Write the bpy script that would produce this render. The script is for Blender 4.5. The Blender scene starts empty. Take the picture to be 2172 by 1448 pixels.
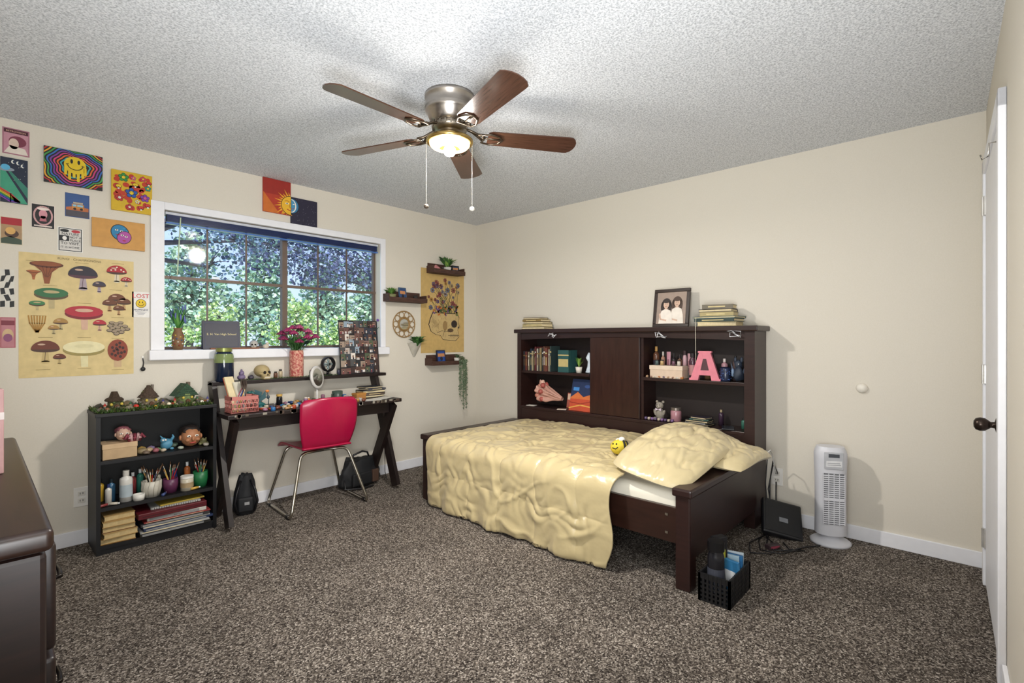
import bpy, bmesh, math, random
from mathutils import Matrix, Vector, noise
R=random.Random(7)
pi=math.pi
def lin(h):
    h=h.lstrip('#'); o=[]
    for i in (0,2,4):
        c=int(h[i:i+2],16)/255
        o.append(c/12.92 if c<=.04045 else ((c+.055)/1.055)**2.4)
    return o
_mc={}
def c(h,rough=.55,metal=0,var=.12,scale=25,em=0,bump=0,stretch=None,sheen=0,bd=.01,det=4):
    k=(h,rough,metal,var,scale,em,bump,stretch,sheen,bd,det)
    if k in _mc: return _mc[k]
    m=bpy.data.materials.new('paint_'+h.strip('#')); m.use_nodes=True
    nt=m.node_tree; b=nt.nodes['Principled BSDF']; rgb=lin(h)
    b.inputs['Roughness'].default_value=rough; b.inputs['Metallic'].default_value=metal
    if sheen: b.inputs['Sheen Weight'].default_value=sheen
    tc=nt.nodes.new('ShaderNodeTexCoord'); mp=nt.nodes.new('ShaderNodeMapping')
    nt.links.new(tc.outputs['Object'],mp.inputs['Vector'])
    if stretch: mp.inputs['Scale'].default_value=stretch
    n=nt.nodes.new('ShaderNodeTexNoise'); n.inputs['Scale'].default_value=scale; n.inputs['Detail'].default_value=det
    nt.links.new(mp.outputs[0],n.inputs['Vector'])
    mix=nt.nodes.new('ShaderNodeMix'); mix.data_type='RGBA'
    mix.inputs[6].default_value=[max(0,x*(1-var*1.6)) for x in rgb]+[1]
    mix.inputs[7].default_value=[min(1,x*(1+var*1.6)) for x in rgb]+[1]
    nt.links.new(n.outputs['Fac'],mix.inputs[0]); nt.links.new(mix.outputs[2],b.inputs['Base Color'])
    if em:
        b.inputs['Emission Color'].default_value=rgb+[1]; b.inputs['Emission Strength'].default_value=em
    if bump:
        bp=nt.nodes.new('ShaderNodeBump'); bp.inputs['Strength'].default_value=bump; bp.inputs['Distance'].default_value=bd
        nt.links.new(n.outputs['Fac'],bp.inputs['Height']); nt.links.new(bp.outputs[0],b.inputs['Normal'])
    _mc[k]=m; return m
def speckle(name,cols,scale,bs,dist,rough=.95,detail=3,big=0,nr=.65,voro=0):
    m=bpy.data.materials.new(name); m.use_nodes=True; nt=m.node_tree; b=nt.nodes['Principled BSDF']
    b.inputs['Roughness'].default_value=rough; b.inputs['Specular IOR Level'].default_value=.1
    tc=nt.nodes.new('ShaderNodeTexCoord'); n=nt.nodes.new('ShaderNodeTexNoise'); n.inputs['Scale'].default_value=scale; n.inputs['Detail'].default_value=detail; n.inputs['Roughness'].default_value=nr
    nt.links.new(tc.outputs['Object'],n.inputs['Vector'])
    fac=n.outputs['Fac']
    if voro:
        vd=nt.nodes.new('ShaderNodeTexNoise'); vd.inputs['Scale'].default_value=voro*.6; nt.links.new(tc.outputs['Object'],vd.inputs['Vector'])
        sc=nt.nodes.new('ShaderNodeVectorMath'); sc.operation='SCALE'; sc.inputs['Scale'].default_value=1.6/voro; nt.links.new(vd.outputs['Color'],sc.inputs[0])
        ad=nt.nodes.new('ShaderNodeVectorMath'); ad.operation='ADD'; nt.links.new(tc.outputs['Object'],ad.inputs[0]); nt.links.new(sc.outputs[0],ad.inputs[1])
        vo=nt.nodes.new('ShaderNodeTexVoronoi'); vo.inputs['Scale'].default_value=voro; nt.links.new(ad.outputs[0],vo.inputs['Vector'])
        se=nt.nodes.new('ShaderNodeSeparateColor'); nt.links.new(vo.outputs['Color'],se.inputs[0]); fac=se.outputs[0]
    r=nt.nodes.new('ShaderNodeValToRGB'); el=r.color_ramp.elements
    for i,(p,h) in enumerate(cols):
        e=el[i] if i<2 else el.new(p)
        e.position=p; e.color=lin(h)+[1]
    nt.links.new(fac,r.inputs[0]); out=r.outputs[0]
    if big:
        n2=nt.nodes.new('ShaderNodeTexNoise'); n2.inputs['Scale'].default_value=2.6; n2.inputs['Detail'].default_value=4
        nt.links.new(tc.outputs['Object'],n2.inputs['Vector'])
        mr=nt.nodes.new('ShaderNodeMapRange'); mr.inputs[1].default_value=.35; mr.inputs[2].default_value=.65; mr.inputs[3].default_value=1-big; mr.inputs[4].default_value=1+big
        nt.links.new(n2.outputs['Fac'],mr.inputs[0])
        vm=nt.nodes.new('ShaderNodeVectorMath'); vm.operation='SCALE'
        nt.links.new(out,vm.inputs[0]); nt.links.new(mr.outputs[0],vm.inputs['Scale']); out=vm.outputs[0]
    nt.links.new(out,b.inputs['Base Color'])
    bp=nt.nodes.new('ShaderNodeBump'); bp.inputs['Strength'].default_value=bs; bp.inputs['Distance'].default_value=dist
    nt.links.new(n.outputs['Fac'],bp.inputs['Height']); nt.links.new(bp.outputs[0],b.inputs['Normal'])
    return m
def glassmat():
    m=bpy.data.materials.new('clear_pane'); m.use_nodes=True; nt=m.node_tree; nt.nodes.clear()
    t=nt.nodes.new('ShaderNodeBsdfTransparent'); g=nt.nodes.new('ShaderNodeBsdfGlossy'); g.inputs['Roughness'].default_value=.05
    t.inputs[0].default_value=(.95,.97,1,1)
    x=nt.nodes.new('ShaderNodeMixShader'); x.inputs[0].default_value=.04; o=nt.nodes.new('ShaderNodeOutputMaterial')
    nt.links.new(t.outputs[0],x.inputs[1]); nt.links.new(g.outputs[0],x.inputs[2]); nt.links.new(x.outputs[0],o.inputs[0]); return m
PANE=glassmat()
WOOD=c('#2a1714',.36,0,.35,6,stretch=(1,1,12))
WOODH=c('#2a1815',.36,0,.35,6,stretch=(12,1,12))
BLK=c('#141317',.45,0,.2); BLKW=c('#0d0d11',.5,0,.2,8)
DESKM=c('#1c1110',.45,0,.4,9,stretch=(1,8,8))
WHITE=c('#ececf0',.45,0,.03); CHR=c('#b9b4aa',.25,1,.1); NICK=c('#b5aea6',.3,1,.12,60,stretch=(1,1,14))
PAGE=c('#d8c79f',.8,0,.15,80)

def T3(x=0,y=0,z=0): return Matrix.Translation((x,y,z))
def RX(d): return Matrix.Rotation(math.radians(d),4,'X')
def RY(d): return Matrix.Rotation(math.radians(d),4,'Y')
def RZ(d): return Matrix.Rotation(math.radians(d),4,'Z')
def align(p,q):
    p=Vector(p); q=Vector(q); d=q-p
    return Matrix.Translation(p) @ d.to_track_quat('Z','Y').to_matrix().to_4x4(), d.length
class M:
    def __init__(s,mat=None): s.bm=bmesh.new(); s.mats=[]; s.d=mat; s.X=Matrix()
    def mi(s,m):
        m=m or s.d
        if isinstance(m,str): m=c(m)
        if m not in s.mats: s.mats.append(m)
        return s.mats.index(m)
    def add(s,vs,fs,mat=None,smooth=False,X=None):
        i=s.mi(mat); X=s.X@X if X is not None else s.X
        v=[s.bm.verts.new(X@Vector(p)) for p in vs]
        for f in fs:
            try:
                g=s.bm.faces.new([v[k] for k in f]); g.material_index=i; g.smooth=smooth
            except Exception: pass
        return s
    def addbm(s,b,mat=None,smooth=False,X=None):
        b.verts.index_update()
        s.add([v.co.copy() for v in b.verts],[[v.index for v in f.verts] for f in b.faces],mat,smooth,X); b.free(); return s
    def box(s,a,b,mat=None,bev=0,X=None,seg=2):
        x0,y0,z0=a; x1,y1,z1=b
        if not bev:
            vs=[(x0,y0,z0),(x1,y0,z0),(x1,y1,z0),(x0,y1,z0),(x0,y0,z1),(x1,y0,z1),(x1,y1,z1),(x0,y1,z1)]
            return s.add(vs,[(0,3,2,1),(4,5,6,7),(0,1,5,4),(1,2,6,5),(2,3,7,6),(3,0,4,7)],mat,False,X)
        t=bmesh.new(); bmesh.ops.create_cube(t,size=1)
        for v in t.verts: v.co=Vector(((x0+x1)/2+v.co.x*(x1-x0),(y0+y1)/2+v.co.y*(y1-y0),(z0+z1)/2+v.co.z*(z1-z0)))
        bmesh.ops.bevel(t,geom=t.edges[:],offset=bev,segments=seg,affect='EDGES',profile=.5)
        return s.addbm(t,mat,seg>2,X)
    def lathe(s,prof,mat=None,n=24,X=None,smooth=True):
        vs=[];fs=[]
        for r,z in prof:
            for k in range(n):
                a=2*pi*k/n; vs.append((max(r,1e-4)*math.cos(a),max(r,1e-4)*math.sin(a),z))
        for j in range(len(prof)-1):
            for k in range(n):
                k2=(k+1)%n; fs.append((j*n+k,j*n+k2,(j+1)*n+k2,(j+1)*n+k))
        return s.add(vs,fs,mat,smooth,X)
    def cyl(s,p,q,r,mat=None,r2=None,n=16,smooth=True):
        X,L=align(p,q); r2=r if r2 is None else r2
        s.lathe([(r,0),(r2,L)],mat,n,X,smooth)
        s.lathe([(0,0),(r,0)],mat,n,X,False); s.lathe([(r2,L),(0,L)],mat,n,X,False); return s
    def ball(s,p,r,mat=None,X=None,sub=2,nz=0,ns=8):
        if not hasattr(r,'__len__'): r=(r,r,r)
        t=bmesh.new(); bmesh.ops.create_icosphere(t,subdivisions=sub,radius=1)
        for v in t.verts:
            k=1+(nz*noise.noise(v.co*ns*.25+Vector(p)*7) if nz else 0)
            v.co=Vector((v.co.x*r[0]*k,v.co.y*r[1]*k,v.co.z*r[2]*k))
        Y=T3(*p) if X is None else T3(*p)@X
        return s.addbm(t,mat,True,Y)
    def tube(s,pts,r,mat=None,n=8,closed=False):
        P=[Vector(p) for p in pts]; N=len(P); vs=[];fs=[]; up=None
        for i in range(N):
            a=P[(i-1)%N] if (closed or i) else P[0]; b=P[(i+1)%N] if (closed or i<N-1) else P[-1]
            d=(b-a).normalized() if (b-a).length>1e-9 else Vector((0,0,1))
            if up is None:
                up=Vector((0,0,1)) if abs(d.z)<.9 else Vector((1,0,0))
            u=(up-d*up.dot(d)).normalized(); w=d.cross(u); up=u
            rr=r[i] if hasattr(r,'__len__') else r
            for k in range(n):
                t=2*pi*k/n; vs.append(P[i]+u*math.cos(t)*rr+w*math.sin(t)*rr)
        for i in range(N if closed else N-1):
            i2=(i+1)%N
            for k in range(n):
                k2=(k+1)%n; fs.append((i*n+k,i*n+k2,i2*n+k2,i2*n+k))
        if not closed: fs.append(tuple(range(n))[::-1]); fs.append(tuple((N-1)*n+k for k in range(n)))
        return s.add(vs,fs,mat,True)
    def grid(s,fn,nu,nv,mat=None,smooth=True):
        vs=[fn(i/nu,j/nv) for i in range(nu+1) for j in range(nv+1)]
        fs=[(i*(nv+1)+j,(i+1)*(nv+1)+j,(i+1)*(nv+1)+j+1,i*(nv+1)+j+1) for i in range(nu) for j in range(nv)]
        return s.add(vs,fs,mat,smooth)
    def prism(s,pts,y0,y1,mat=None,X=None):
        n=len(pts); vs=[(x,y0,z) for x,z in pts]+[(x,y1,z) for x,z in pts]
        fs=[tuple(range(n)),tuple(range(n,2*n))[::-1]]+[(k,(k+1)%n,(k+1)%n+n,k+n) for k in range(n)]
        return s.add(vs,fs,mat,False,X)
    def text(s,t,x,z,size,mat,l=3,al='CENTER',ext=0,X=None):
        cu=bpy.data.curves.new('t','FONT'); cu.body=t; cu.size=size; cu.align_x=al; cu.extrude=ext; cu.resolution_u=2
        o=bpy.data.objects.new('t',cu); bpy.context.collection.objects.link(o); bpy.context.view_layer.update()
        me=bpy.data.meshes.new_from_object(o.evaluated_get(bpy.context.evaluated_depsgraph_get()))
        Y=T3(x,-l*.0007,z)@RX(90)
        if X is not None: Y=X@Y
        s.add([v.co.copy() for v in me.vertices],[list(p.vertices) for p in me.polygons],mat,False,Y)
        bpy.data.objects.remove(o); bpy.data.curves.remove(cu); bpy.data.meshes.remove(me); return s
    # flat artwork helpers, x right, z up, facing -y
    def rect(s,x0,z0,x1,z1,mat,l=1): return s.poly([(x0,z0),(x1,z0),(x1,z1),(x0,z1)],mat,l)
    def poly(s,pts,mat,l=1): return s.add([(x,-l*.0007,z) for x,z in pts],[tuple(range(len(pts)))],mat)
    def ell(s,x,z,rx,rz,mat,l=1,n=20,a0=0,a1=360,rot=0):
        ca,sa=math.cos(rot),math.sin(rot); p=[]
        full=(a1-a0)>=360
        for k in range(n if full else n+1):
            a=math.radians(a0+(a1-a0)*k/n); u,v=rx*math.cos(a),rz*math.sin(a); p.append((x+u*ca-v*sa,z+u*sa+v*ca))
        return s.poly(p,mat,l)
    def line(s,pts,w,mat,l=2):
        for (x0,z0),(x1,z1) in zip(pts,pts[1:]):
            dx,dz=x1-x0,z1-z0; L=math.hypot(dx,dz) or 1; nx,nz=-dz/L*w/2,dx/L*w/2; ex,ez=dx/L*w*.3,dz/L*w*.3
            s.poly([(x0-nx-ex,z0-nz-ez),(x1-nx+ex,z1-nz+ez),(x1+nx+ex,z1+nz+ez),(x0+nx-ex,z0+nz-ez)],mat,l)
        return s
    def plant(s,n,h,spread,w,mat,p=(0,0,0),droop=.3,seed=1,ysq=1):
        r=random.Random(seed); p=Vector(p)
        for i in range(n):
            a=r.random()*2*pi; hh=h*r.uniform(.55,1); sp=spread*r.uniform(.3,1); d=Vector((math.cos(a),math.sin(a)*ysq,0)); sd=Vector((-math.sin(a),math.cos(a),0))
            vs=[]
            for k in range(5):
                t=k/4; q=p+d*sp*t**1.3+Vector((0,0,hh*(t-droop*t*t))); ww=w*math.sin(pi*(.12+.86*t))
                vs+= [q-sd*ww/2,q+sd*ww/2+Vector((0,0,ww*.2))]
            s.add(vs,[(2*k,2*k+1,2*k+3,2*k+2) for k in range(4)],mat[i%len(mat)] if isinstance(mat,list) else mat,True)
        return s
    def done(s,name,parent=None,loc=(0,0,0),rz=0,rot=None,label=None,cat=None,group=None,kind=None):
        me=bpy.data.meshes.new(name)
        s.bm.normal_update(); s.bm.to_mesh(me); s.bm.free()
        for m in s.mats: me.materials.append(m)
        o=bpy.data.objects.new(name,me); bpy.context.collection.objects.link(o)
        return _set(o,parent,loc,rz,rot,label,cat,group,kind)
def _set(o,parent,loc,rz,rot,label,cat,group,kind):
    o.location=loc; o.rotation_euler=rot if rot else (0,0,math.radians(rz))
    if parent: o.parent=parent
    if label: o['label']=label
    if cat: o['category']=cat
    if group: o['group']=group
    if kind: o['kind']=kind
    return o
def root(name,label,cat,loc=(0,0,0),rz=0,group=None,rot=None):
    o=bpy.data.objects.new(name,None); o.empty_display_size=.05; bpy.context.collection.objects.link(o)
    return _set(o,None,loc,rz,rot,label,cat,group,None)
S='structure'
# ------------------------------------------------------------ SHELL
WX=3.664; WY=3.917; CH=2.44; LX=-.46
walln=speckle('wall_paint',[(.35,'#dad3c5'),(.65,'#ddd6c9')],160,.06,.002,.85)
ceilm=speckle('popcorn_ceiling',[(.37,'#afb2b7'),(.46,'#cdd0d5'),(.57,'#eef0f4')],120,.6,.008,.95,5,0,.75)
carp=speckle('carpet_pile',[(.0,'#231e1b'),(.3,'#433c37'),(.62,'#675f57'),(.85,'#877e75'),(1.0,'#b3aaa0')],90,.4,.007,1,5,.13,.8,voro=190)
m=M(carp); m.box((LX-.1,-.45,-.1),(WX+.1,WY+.14,0)); m.done('floor',kind=S)
m=M(ceilm); m.box((LX-.1,-.45,CH),(WX+.1,WY+.14,CH+.1)); m.done('ceiling',kind=S)
OX0,OX1,OZ0,OZ1=.85,2.48,1.15,2.075
m=M(walln)
m.box((LX-.1,WY,0),(OX0,WY+.14,CH)); m.box((OX1,WY,0),(WX,WY+.14,CH)); m.box((OX0,WY,0),(OX1,WY+.14,OZ0)); m.box((OX0,WY,OZ1),(OX1,WY+.14,CH))
m.done('wall_window_side',kind=S)
m=M(walln); m.box((WX,-.4,0),(WX+.1,WY+.14,CH)); m.done('wall_bed_side',kind=S)
m=M(walln); m.box((LX-.1,-.4,0),(LX,WY,CH)); m.done('wall_dresser_side',kind=S)
DW=dict(loc=(WX,-.052,0),rz=181.7)
m=M(walln); m.box((0,0,0),(4.25,.1,CH)); m.done('wall_door_side',kind=S,**DW)
bb=WHITE
m=M(bb); m.box((LX,WY-.014,0),(WX-.014,WY,.085),bev=.003); m.done('baseboard_window_side',kind=S)
m=M(bb); m.box((WX-.014,-.04,0),(WX,WY,.085),bev=.003); m.done('baseboard_bed_side',kind=S)
m=M(bb); m.box((.02,-.014,0),(.185,0,.085),bev=.003); m.box((1.215,-.014,0),(4.0,0,.085),bev=.003); m.done('baseboard_door_side',kind=S,**DW)
m=M(WHITE)
m.box((.775,WY-.018,OZ0),(OX0,WY,2.125),bev=.003); m.box((OX1,WY-.018,OZ0),(2.53,WY,2.125),bev=.003); m.box((OX0,WY-.018,OZ1),(OX1,WY,2.125),bev=.003)
m.done('trim_1',kind=S)
m=M(WHITE); m.box((.76,WY-.055,1.085),(2.55,WY,OZ0),bev=.006); m.box((OX0+.001,WY,1.12),(OX1-.001,WY+.139,1.1505)); m.done('trim_2',kind=S)
BR=c('#6a5a50',.45,.2,.15)
w=root('window_1',None,None); w['kind']=S
yw0,yw1=WY+.075,WY+.11
m=M(BR); x0,x1,z0,z1=OX0+.001,OX1-.001,OZ0+.002,OZ1-.001
f=.018
m.box((x0,yw0,z0),(x0+f,yw1,z1)); m.box((x1-f,yw0,z0),(x1,yw1,z1)); m.box((x0,yw0,z0),(x1,yw1,z0+f)); m.box((x0,yw0,z1-f),(x1,yw1,z1))
xm=1.665; m.box((xm-.02,yw0-.008,z0),(xm+.02,yw1,z1)); m.box((x0,yw0-.006,1.63),(x1,yw1,1.65))
for i in (1,2):
    for a,b in ((x0+f,xm-.02),(xm+.02,x1-f)):
        xx=a+(b-a)*i/3; m.box((xx-.005,yw0+.008,z0),(xx+.005,yw1-.015,z1))
m.done('window_frame',w)
m=M(PANE); m.box((x0+f,yw0+.018,z0+f),(x1-f,yw0+.02,z1-f)); m.done('window_pane',w)
for xx in (1.15,2.1): m=M(c('#9aa0a8',.3,.5)); m.box((xx,yw0-.012,1.651),(xx+.05,yw0-.006,1.666)); m.done('window_latch',w)
# door
m=M(WHITE); m.box((.26,-.014,.012),(1.14,-.001,2.04),bev=.003)
d=m.done('door_1',kind=S,**DW)
m=M(WHITE); m.box((.19,-.024,0),(.258,-.001,2.11),bev=.004); m.box((1.142,-.024,0),(1.21,-.001,2.11),bev=.004); m.box((.19,-.024,2.042),(1.21,-.001,2.11),bev=.004)
m.done('trim_3',kind=S,**DW)
for hz in (.24,1.05,1.88):
    m=M(c('#cfccc6',.35,.6)); m.box((-.02,-.02,-.045),(.018,-.014,.045)); m.cyl((0,-.024,-.047),(0,-.024,.047),.006); m.done('hinge',d,loc=(.27,0,hz))
m=M(c('#3a302a',.3,.8)); XX=RX(90)
m.lathe([(0,0),(.027,0),(.027,.006),(.012,.01),(.011,.02),(.016,.026),(.024,.036),(.026,.05),(.022,.062),(.012,.068),(0,.069)],X=XX,n=24); m.done('knob',d,loc=(1.06,-.014,.90))
m=M(CHR); m.tube([(0,0,0),(0,-.02,0),(0,-.022,-.05),(0,-.04,-.06),(0,-.045,-.04)],.003); m.done('coat_hook',d,loc=(1.0,-.016,1.98))
# outlets
for loc,rz in (((.435,WY,.28),0),((WX,.965,.30),-90)):
    r=root('wall_outlet','white duplex electrical outlet set into the wall','outlet',loc,rz)
    m=M(c('#eae6df',.4,0,.02)); m.box((-.036,-.007,-.058),(.036,-.0005,.058),bev=.003); m.done('cover_plate',r)
    for zz in (-.021,.021):
        m=M(c('#dcd7cd',.4,0,.02)); m.box((-.017,-.009,zz-.014),(.017,-.0065,zz+.014),bev=.002); m.box((-.008,-.0098,zz-.005),(-.005,-.0088,zz+.006),c('#222222')); m.box((.005,-.0098,zz-.005),(.008,-.0088,zz+.006),c('#222222')); m.done('socket',r)
m=M(c('#e8e2d6',.5,0,.02)); m.lathe([(0,0),(.03,0),(.03,.008),(.024,.02),(.012,.028),(0,.03)],X=RX(90)); m.done('door_bumper',loc=(WX,.495,.925),rz=-90,label='round cream rubber door bumper stuck to the bare wall',cat='door stop')
# ------------------------------------------------------------ BLIND
r=root('window_blind','dark navy blind raised in a stack at the window top','window blind',(1.665,WY+.03,2.07))
m=M(c('#c9cdd6',.4)); m.box((-.805,-.02,-.018),(.805,.025,0),bev=.003); m.done('headrail',r)
m=M(c('#1c2c5c',.25))
for k in range(9): m.box((-.795,-.018,-.022-k*.005),(.795,.02,-.0185-k*.005))
m.done('slats',r)
m=M(c('#4a72b8',.2)); m.box((-.8,-.02,-.078),(.8,.022,-.067),bev=.002); m.done('bottom_rail',r)
m=M(c('#b8c8a8',.3)); m.cyl((-.72,-.026,-.03),(-.74,-.03,-.42),.004); m.done('tilt_wand',r)
# ------------------------------------------------------------ OUTSIDE
m=M(speckle('lawn',[(.35,'#a5b876'),(.65,'#e2e6c0')],3,.3,.05)); m.box((-30,4.3,-.6),(60,70,-.4)); m.done('lawn',label='sunlit grass lawn outside the window',cat='lawn',kind='stuff')
def tree(loc,H,trunk_r,clumps,cols,seed,name='tree',lab='leafy green tree in the yard outside the window',leaf=.09,dens=260,br=.45):
    rr=random.Random(seed); t=root(name,lab,'tree',loc)
    m=M(c('#4a4450',.9,0,.3,12,bump=.5)); m.tube([(0,0,0),(.05,0,H*.3),(-.05,.05,H*.6),(0,0,H)],[trunk_r,trunk_r*.8,trunk_r*.6,trunk_r*.3])
    for (x,y,z,a) in clumps:
        m.tube([(0,0,H*.45),(x*.5,y*.5,(H*.5+z)/2),(x,y,z)],[trunk_r*br,trunk_r*br*.6,trunk_r*br*.25])
        for q in range(4): 
            e=Vector((rr.gauss(0,1),rr.gauss(0,1),rr.gauss(0,.6))).normalized()*a*.8; p0=Vector((x,y,z)); m.tube([p0-e*.3,p0+e*.4+Vector((0,0,.05)),p0+e],[trunk_r*br*.2,trunk_r*br*.14,trunk_r*br*.05],n=5)
    m.done('trunk',t)
    m=M()
    for (x,y,z,a) in clumps:
        for i in range(int(dens*a*a)):
            v=Vector((rr.gauss(0,1),rr.gauss(0,1),rr.gauss(0,1))); v=v.normalized()*a*rr.random()**.4
            p=Vector((x,y,z))+Vector((v.x,v.y,v.z*.75)); q=Matrix.Rotation(rr.random()*6.3,3,Vector((rr.gauss(0,1),rr.gauss(0,1),rr.gauss(0,1))).normalized())
            e=leaf*rr.uniform(.6,1.3); m.add([p+q@Vector(w) for w in ((-e,-e*.6,0),(e*.2,-e,0),(e,0,e*.2),(e*.1,e*.8,0),(-e*.8,e*.5,e*.2))],[(0,1,2,3,4)],cols[rr.randrange(len(cols))])
    m.done('foliage',t)
purp=[c('#474e74'),c('#626c90'),c('#3a4160'),c('#7e8ab0'),c('#5f8078')]
tree((7.4,10.2,-.4),5,.12,[(-3.6,-.4,3.4,.8),(-2.5,0,3.8,.85),(-1.6,-.6,3.3,.8),(-2.9,-.9,2.95,.6),(-1.9,.5,4.1,.8),(-3.9,.3,4.2,.7),(-2.2,-.3,3.0,.65),(-3.2,.4,3.9,.8),(-4.3,-.2,3.8,.6)],purp,3,lab='purple-leaved tree close to the window',leaf=.036,dens=1500,br=.25)
tree((.7,8.0,-.4),5.5,.16,[(1.5,0,3.4,.65),(2.2,-.4,3.7,.65),(1.3,.2,4.0,.65),(2.9,-.2,4.0,.55),(2.0,.2,3.1,.45),(1.7,.4,2.7,.4)],[c('#4f6f8a'),c('#7696a8'),c('#3a4f7a'),c('#8aa0b8'),c('#6a8a78')],5,lab='dark-barked tree with branches reaching past the window',leaf=.028,dens=1300,br=.4)
lg=[c('#9fbc70'),c('#c6d890'),c('#7fa258'),c('#dce8b0')]
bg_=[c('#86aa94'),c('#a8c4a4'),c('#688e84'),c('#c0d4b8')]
for i,x in enumerate((3.6,6.1,8.6,11.1,13.6)):
    h=2.3+.5*((i*7)%3)/2
    tree((x,19.5+.8*(i%2),-.4),h,.12,[(-.55,0,h*.65,.7),(.5,.1,h*.72,.7),(0,0,h*.95,.75),(0,-.3,h*.4,.8)],lg,20+i,leaf=.06,dens=850,lab='pale green leafy shrub tree across the yard')
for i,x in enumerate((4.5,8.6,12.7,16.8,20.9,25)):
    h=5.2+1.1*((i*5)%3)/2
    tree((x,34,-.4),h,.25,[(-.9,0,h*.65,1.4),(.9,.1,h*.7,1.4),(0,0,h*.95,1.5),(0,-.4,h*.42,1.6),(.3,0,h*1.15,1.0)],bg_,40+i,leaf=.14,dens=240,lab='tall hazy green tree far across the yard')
# ------------------------------------------------------------ CEILING FAN
FX,FY=1.62,1.926
fan=root('ceiling_fan','five-blade brown ceiling fan with brushed nickel housing, lit','ceiling fan',(FX,FY,CH)); fan.scale=(1.02,1.02,.86)
m=M(NICK); m.lathe([(0,-.0005),(.122,-.0005),(.122,-.02),(.118,-.025),(.118,-.07),(.122,-.078),(.118,-.085),(.122,-.092),(.116,-.1),(.108,-.115),(.096,-.15),(.085,-.16),(.08,-.165),(0,-.165)],n=40); m.done('motor_housing',fan)
m=M(c('#8f8679',.35,1)); m.lathe([(.02,-.163),(.078,-.163),(.085,-.175),(.085,-.195),(.06,-.205),(.052,-.21),(.052,-.235),(0,-.235)],n=32)
for k in range(20):
    a=2*pi*k/20; m.box((.083,-.004,-.193),(.088,.004,-.168),X=RZ(math.degrees(a)))
m.done('flywheel',fan)
bladem=c('#4a3024',.22,0,.45,7,stretch=(1.5,22,22))
for k in range(5):
    A=37.4+72*k
    p=[(.19,-.045),(.21,-.056),(.6,-.068)]
    for t in range(-3,4): p.append((.6+.05*math.cos(t*pi/8),.068*math.sin(t*pi/8)/math.sin(3*pi/8)*.98))
    p+=[(.6,.068),(.21,.056),(.19,.045)]
    m=M(bladem); P=p; n=len(P)
    vs=[(x,y,-.003) for x,y in P]+[(x,y,.003) for x,y in P]
    m.add(vs,[tuple(range(n))[::-1],tuple(range(n,2*n))]+[(i,(i+1)%n,(i+1)%n+n,i+n) for i in range(n)],X=RX(-13))
    b=m.done('blade',fan,loc=(0,0,-.225),rz=A)
    m=M(c('#6b5f52',.35,1)); m.tube([(.07,0,.045),(.11,0,.03),(.14,-.01,.01),(.17,-.03,.0)],.008); m.tube([(.07,0,.045),(.11,0,.03),(.14,.01,.01),(.17,.03,-.005)],.008)
    m.tube([(.16,-.035,-.002),(.2,-.045,-.0),(.245,-.03,-.004),(.262,0,-.007),(.245,.03,-.014),(.2,.045,-.016),(.16,.035,-.012),(.17,0,-.01)],.0055,closed=True); m.tube([(.16,0,0),(.262,0,-.007)],.006); m.done('blade_bracket',b)
m=M(c('#b99c5e',.28,1)); m.lathe([(0,-.236),(.055,-.236),(.075,-.245),(.108,-.25),(.115,-.258),(.115,-.272),(.108,-.276),(.1,-.27),(.06,-.262),(0,-.26)],n=36); m.done('light_fitter',fan)
m=M(c('#ffe6b4',.3,0,0,em=1.6)); m.lathe([(.1,-.272),(.099,-.285),(.088,-.298),(.06,-.306),(.05,-.308)],n=32); m.done('glass_bowl',fan)
m=M(c('#fff4d8',.3,0,0,em=60)); m.lathe([(.012,-.27),(.014,-.285),(.028,-.305),(.031,-.325),(.022,-.343),(0,-.35)],n=20); m.done('light_bulb',fan)
for (dx,dy,L) in ((-.08,.083,.37),(.085,-.07,.38)):
    m=M(c('#9f988a',.5,.6)); 
    for i in range(int(L/.012)): m.ball((0,0,-i*.012),.0017,sub=1)
    m.cyl((0,0,0),(0,0,-L),.0007,n=5)
    m.ball((0,0,-L-.012),(.013,.013,.014),c('#6a5f54',.4,.6) if dx<0 else c('#d8d4cc')); m.done('pull_chain',fan,loc=(dx,dy,-.26))
# ------------------------------------------------------------ BED
bed=root('bed','dark espresso wooden daybed with bookcase side panel','bed',(0,0,0))
m=M(WOODH)
BX0,BX1,BY0,BY1=3.41,3.65,1.03,3.09
m.box((BX0-.03,BY0-.025,1.275),(BX1,BY1+.02,1.31),bev=.006)
m.box((BX0,BY1-.045,.0),(BX1,BY1,1.274),WOOD); m.box((BX0,BY0,.0),(BX1,BY0+.065,1.274),WOOD)
m.box((BX1-.012,BY0+.06,.1),(BX1-.001,BY1-.04,1.274),c('#1c100d'))
m.box((BX0,BY0+.06,.59),(BX1-.012,BY1-.04,.615),bev=.003)
for y in (2.30,1.84): m.box((BX0+.03,y-.012,.615),(BX1-.012,y+.012,1.274),WOOD)
m.box((BX0+.015,2.31,.912),(BX1-.012,BY1-.045,.935),bev=.002); m.box((BX0+.015,BY0+.065,.912),(BX1-.012,1.83,.935),bev=.002)
m.box((BX0+.002,BY0+.065,.1),(BX0+.022,BY1-.045,.59),WOODH)
P=[(BY0+.065,1.275)]+[(BY0+.065+(BY1-BY0-.11)*k/16,1.215+.02*math.sin(pi*k/16)) for k in range(17)]+[(BY1-.045,1.275)]
m.X=RZ(90); m.prism([(y,z) for y,z in P],-BX0-.02,-BX0-.002); m.X=Matrix()
bk=m.done('bookcase',bed)
m=M(c('#2f1a14',.3,0,.4,6,stretch=(1,8,1.2))); m.box((BX0+.006,1.85,.617),(BX0+.026,2.29,1.235),bev=.003); m.done('sliding_door',bk)
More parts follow.
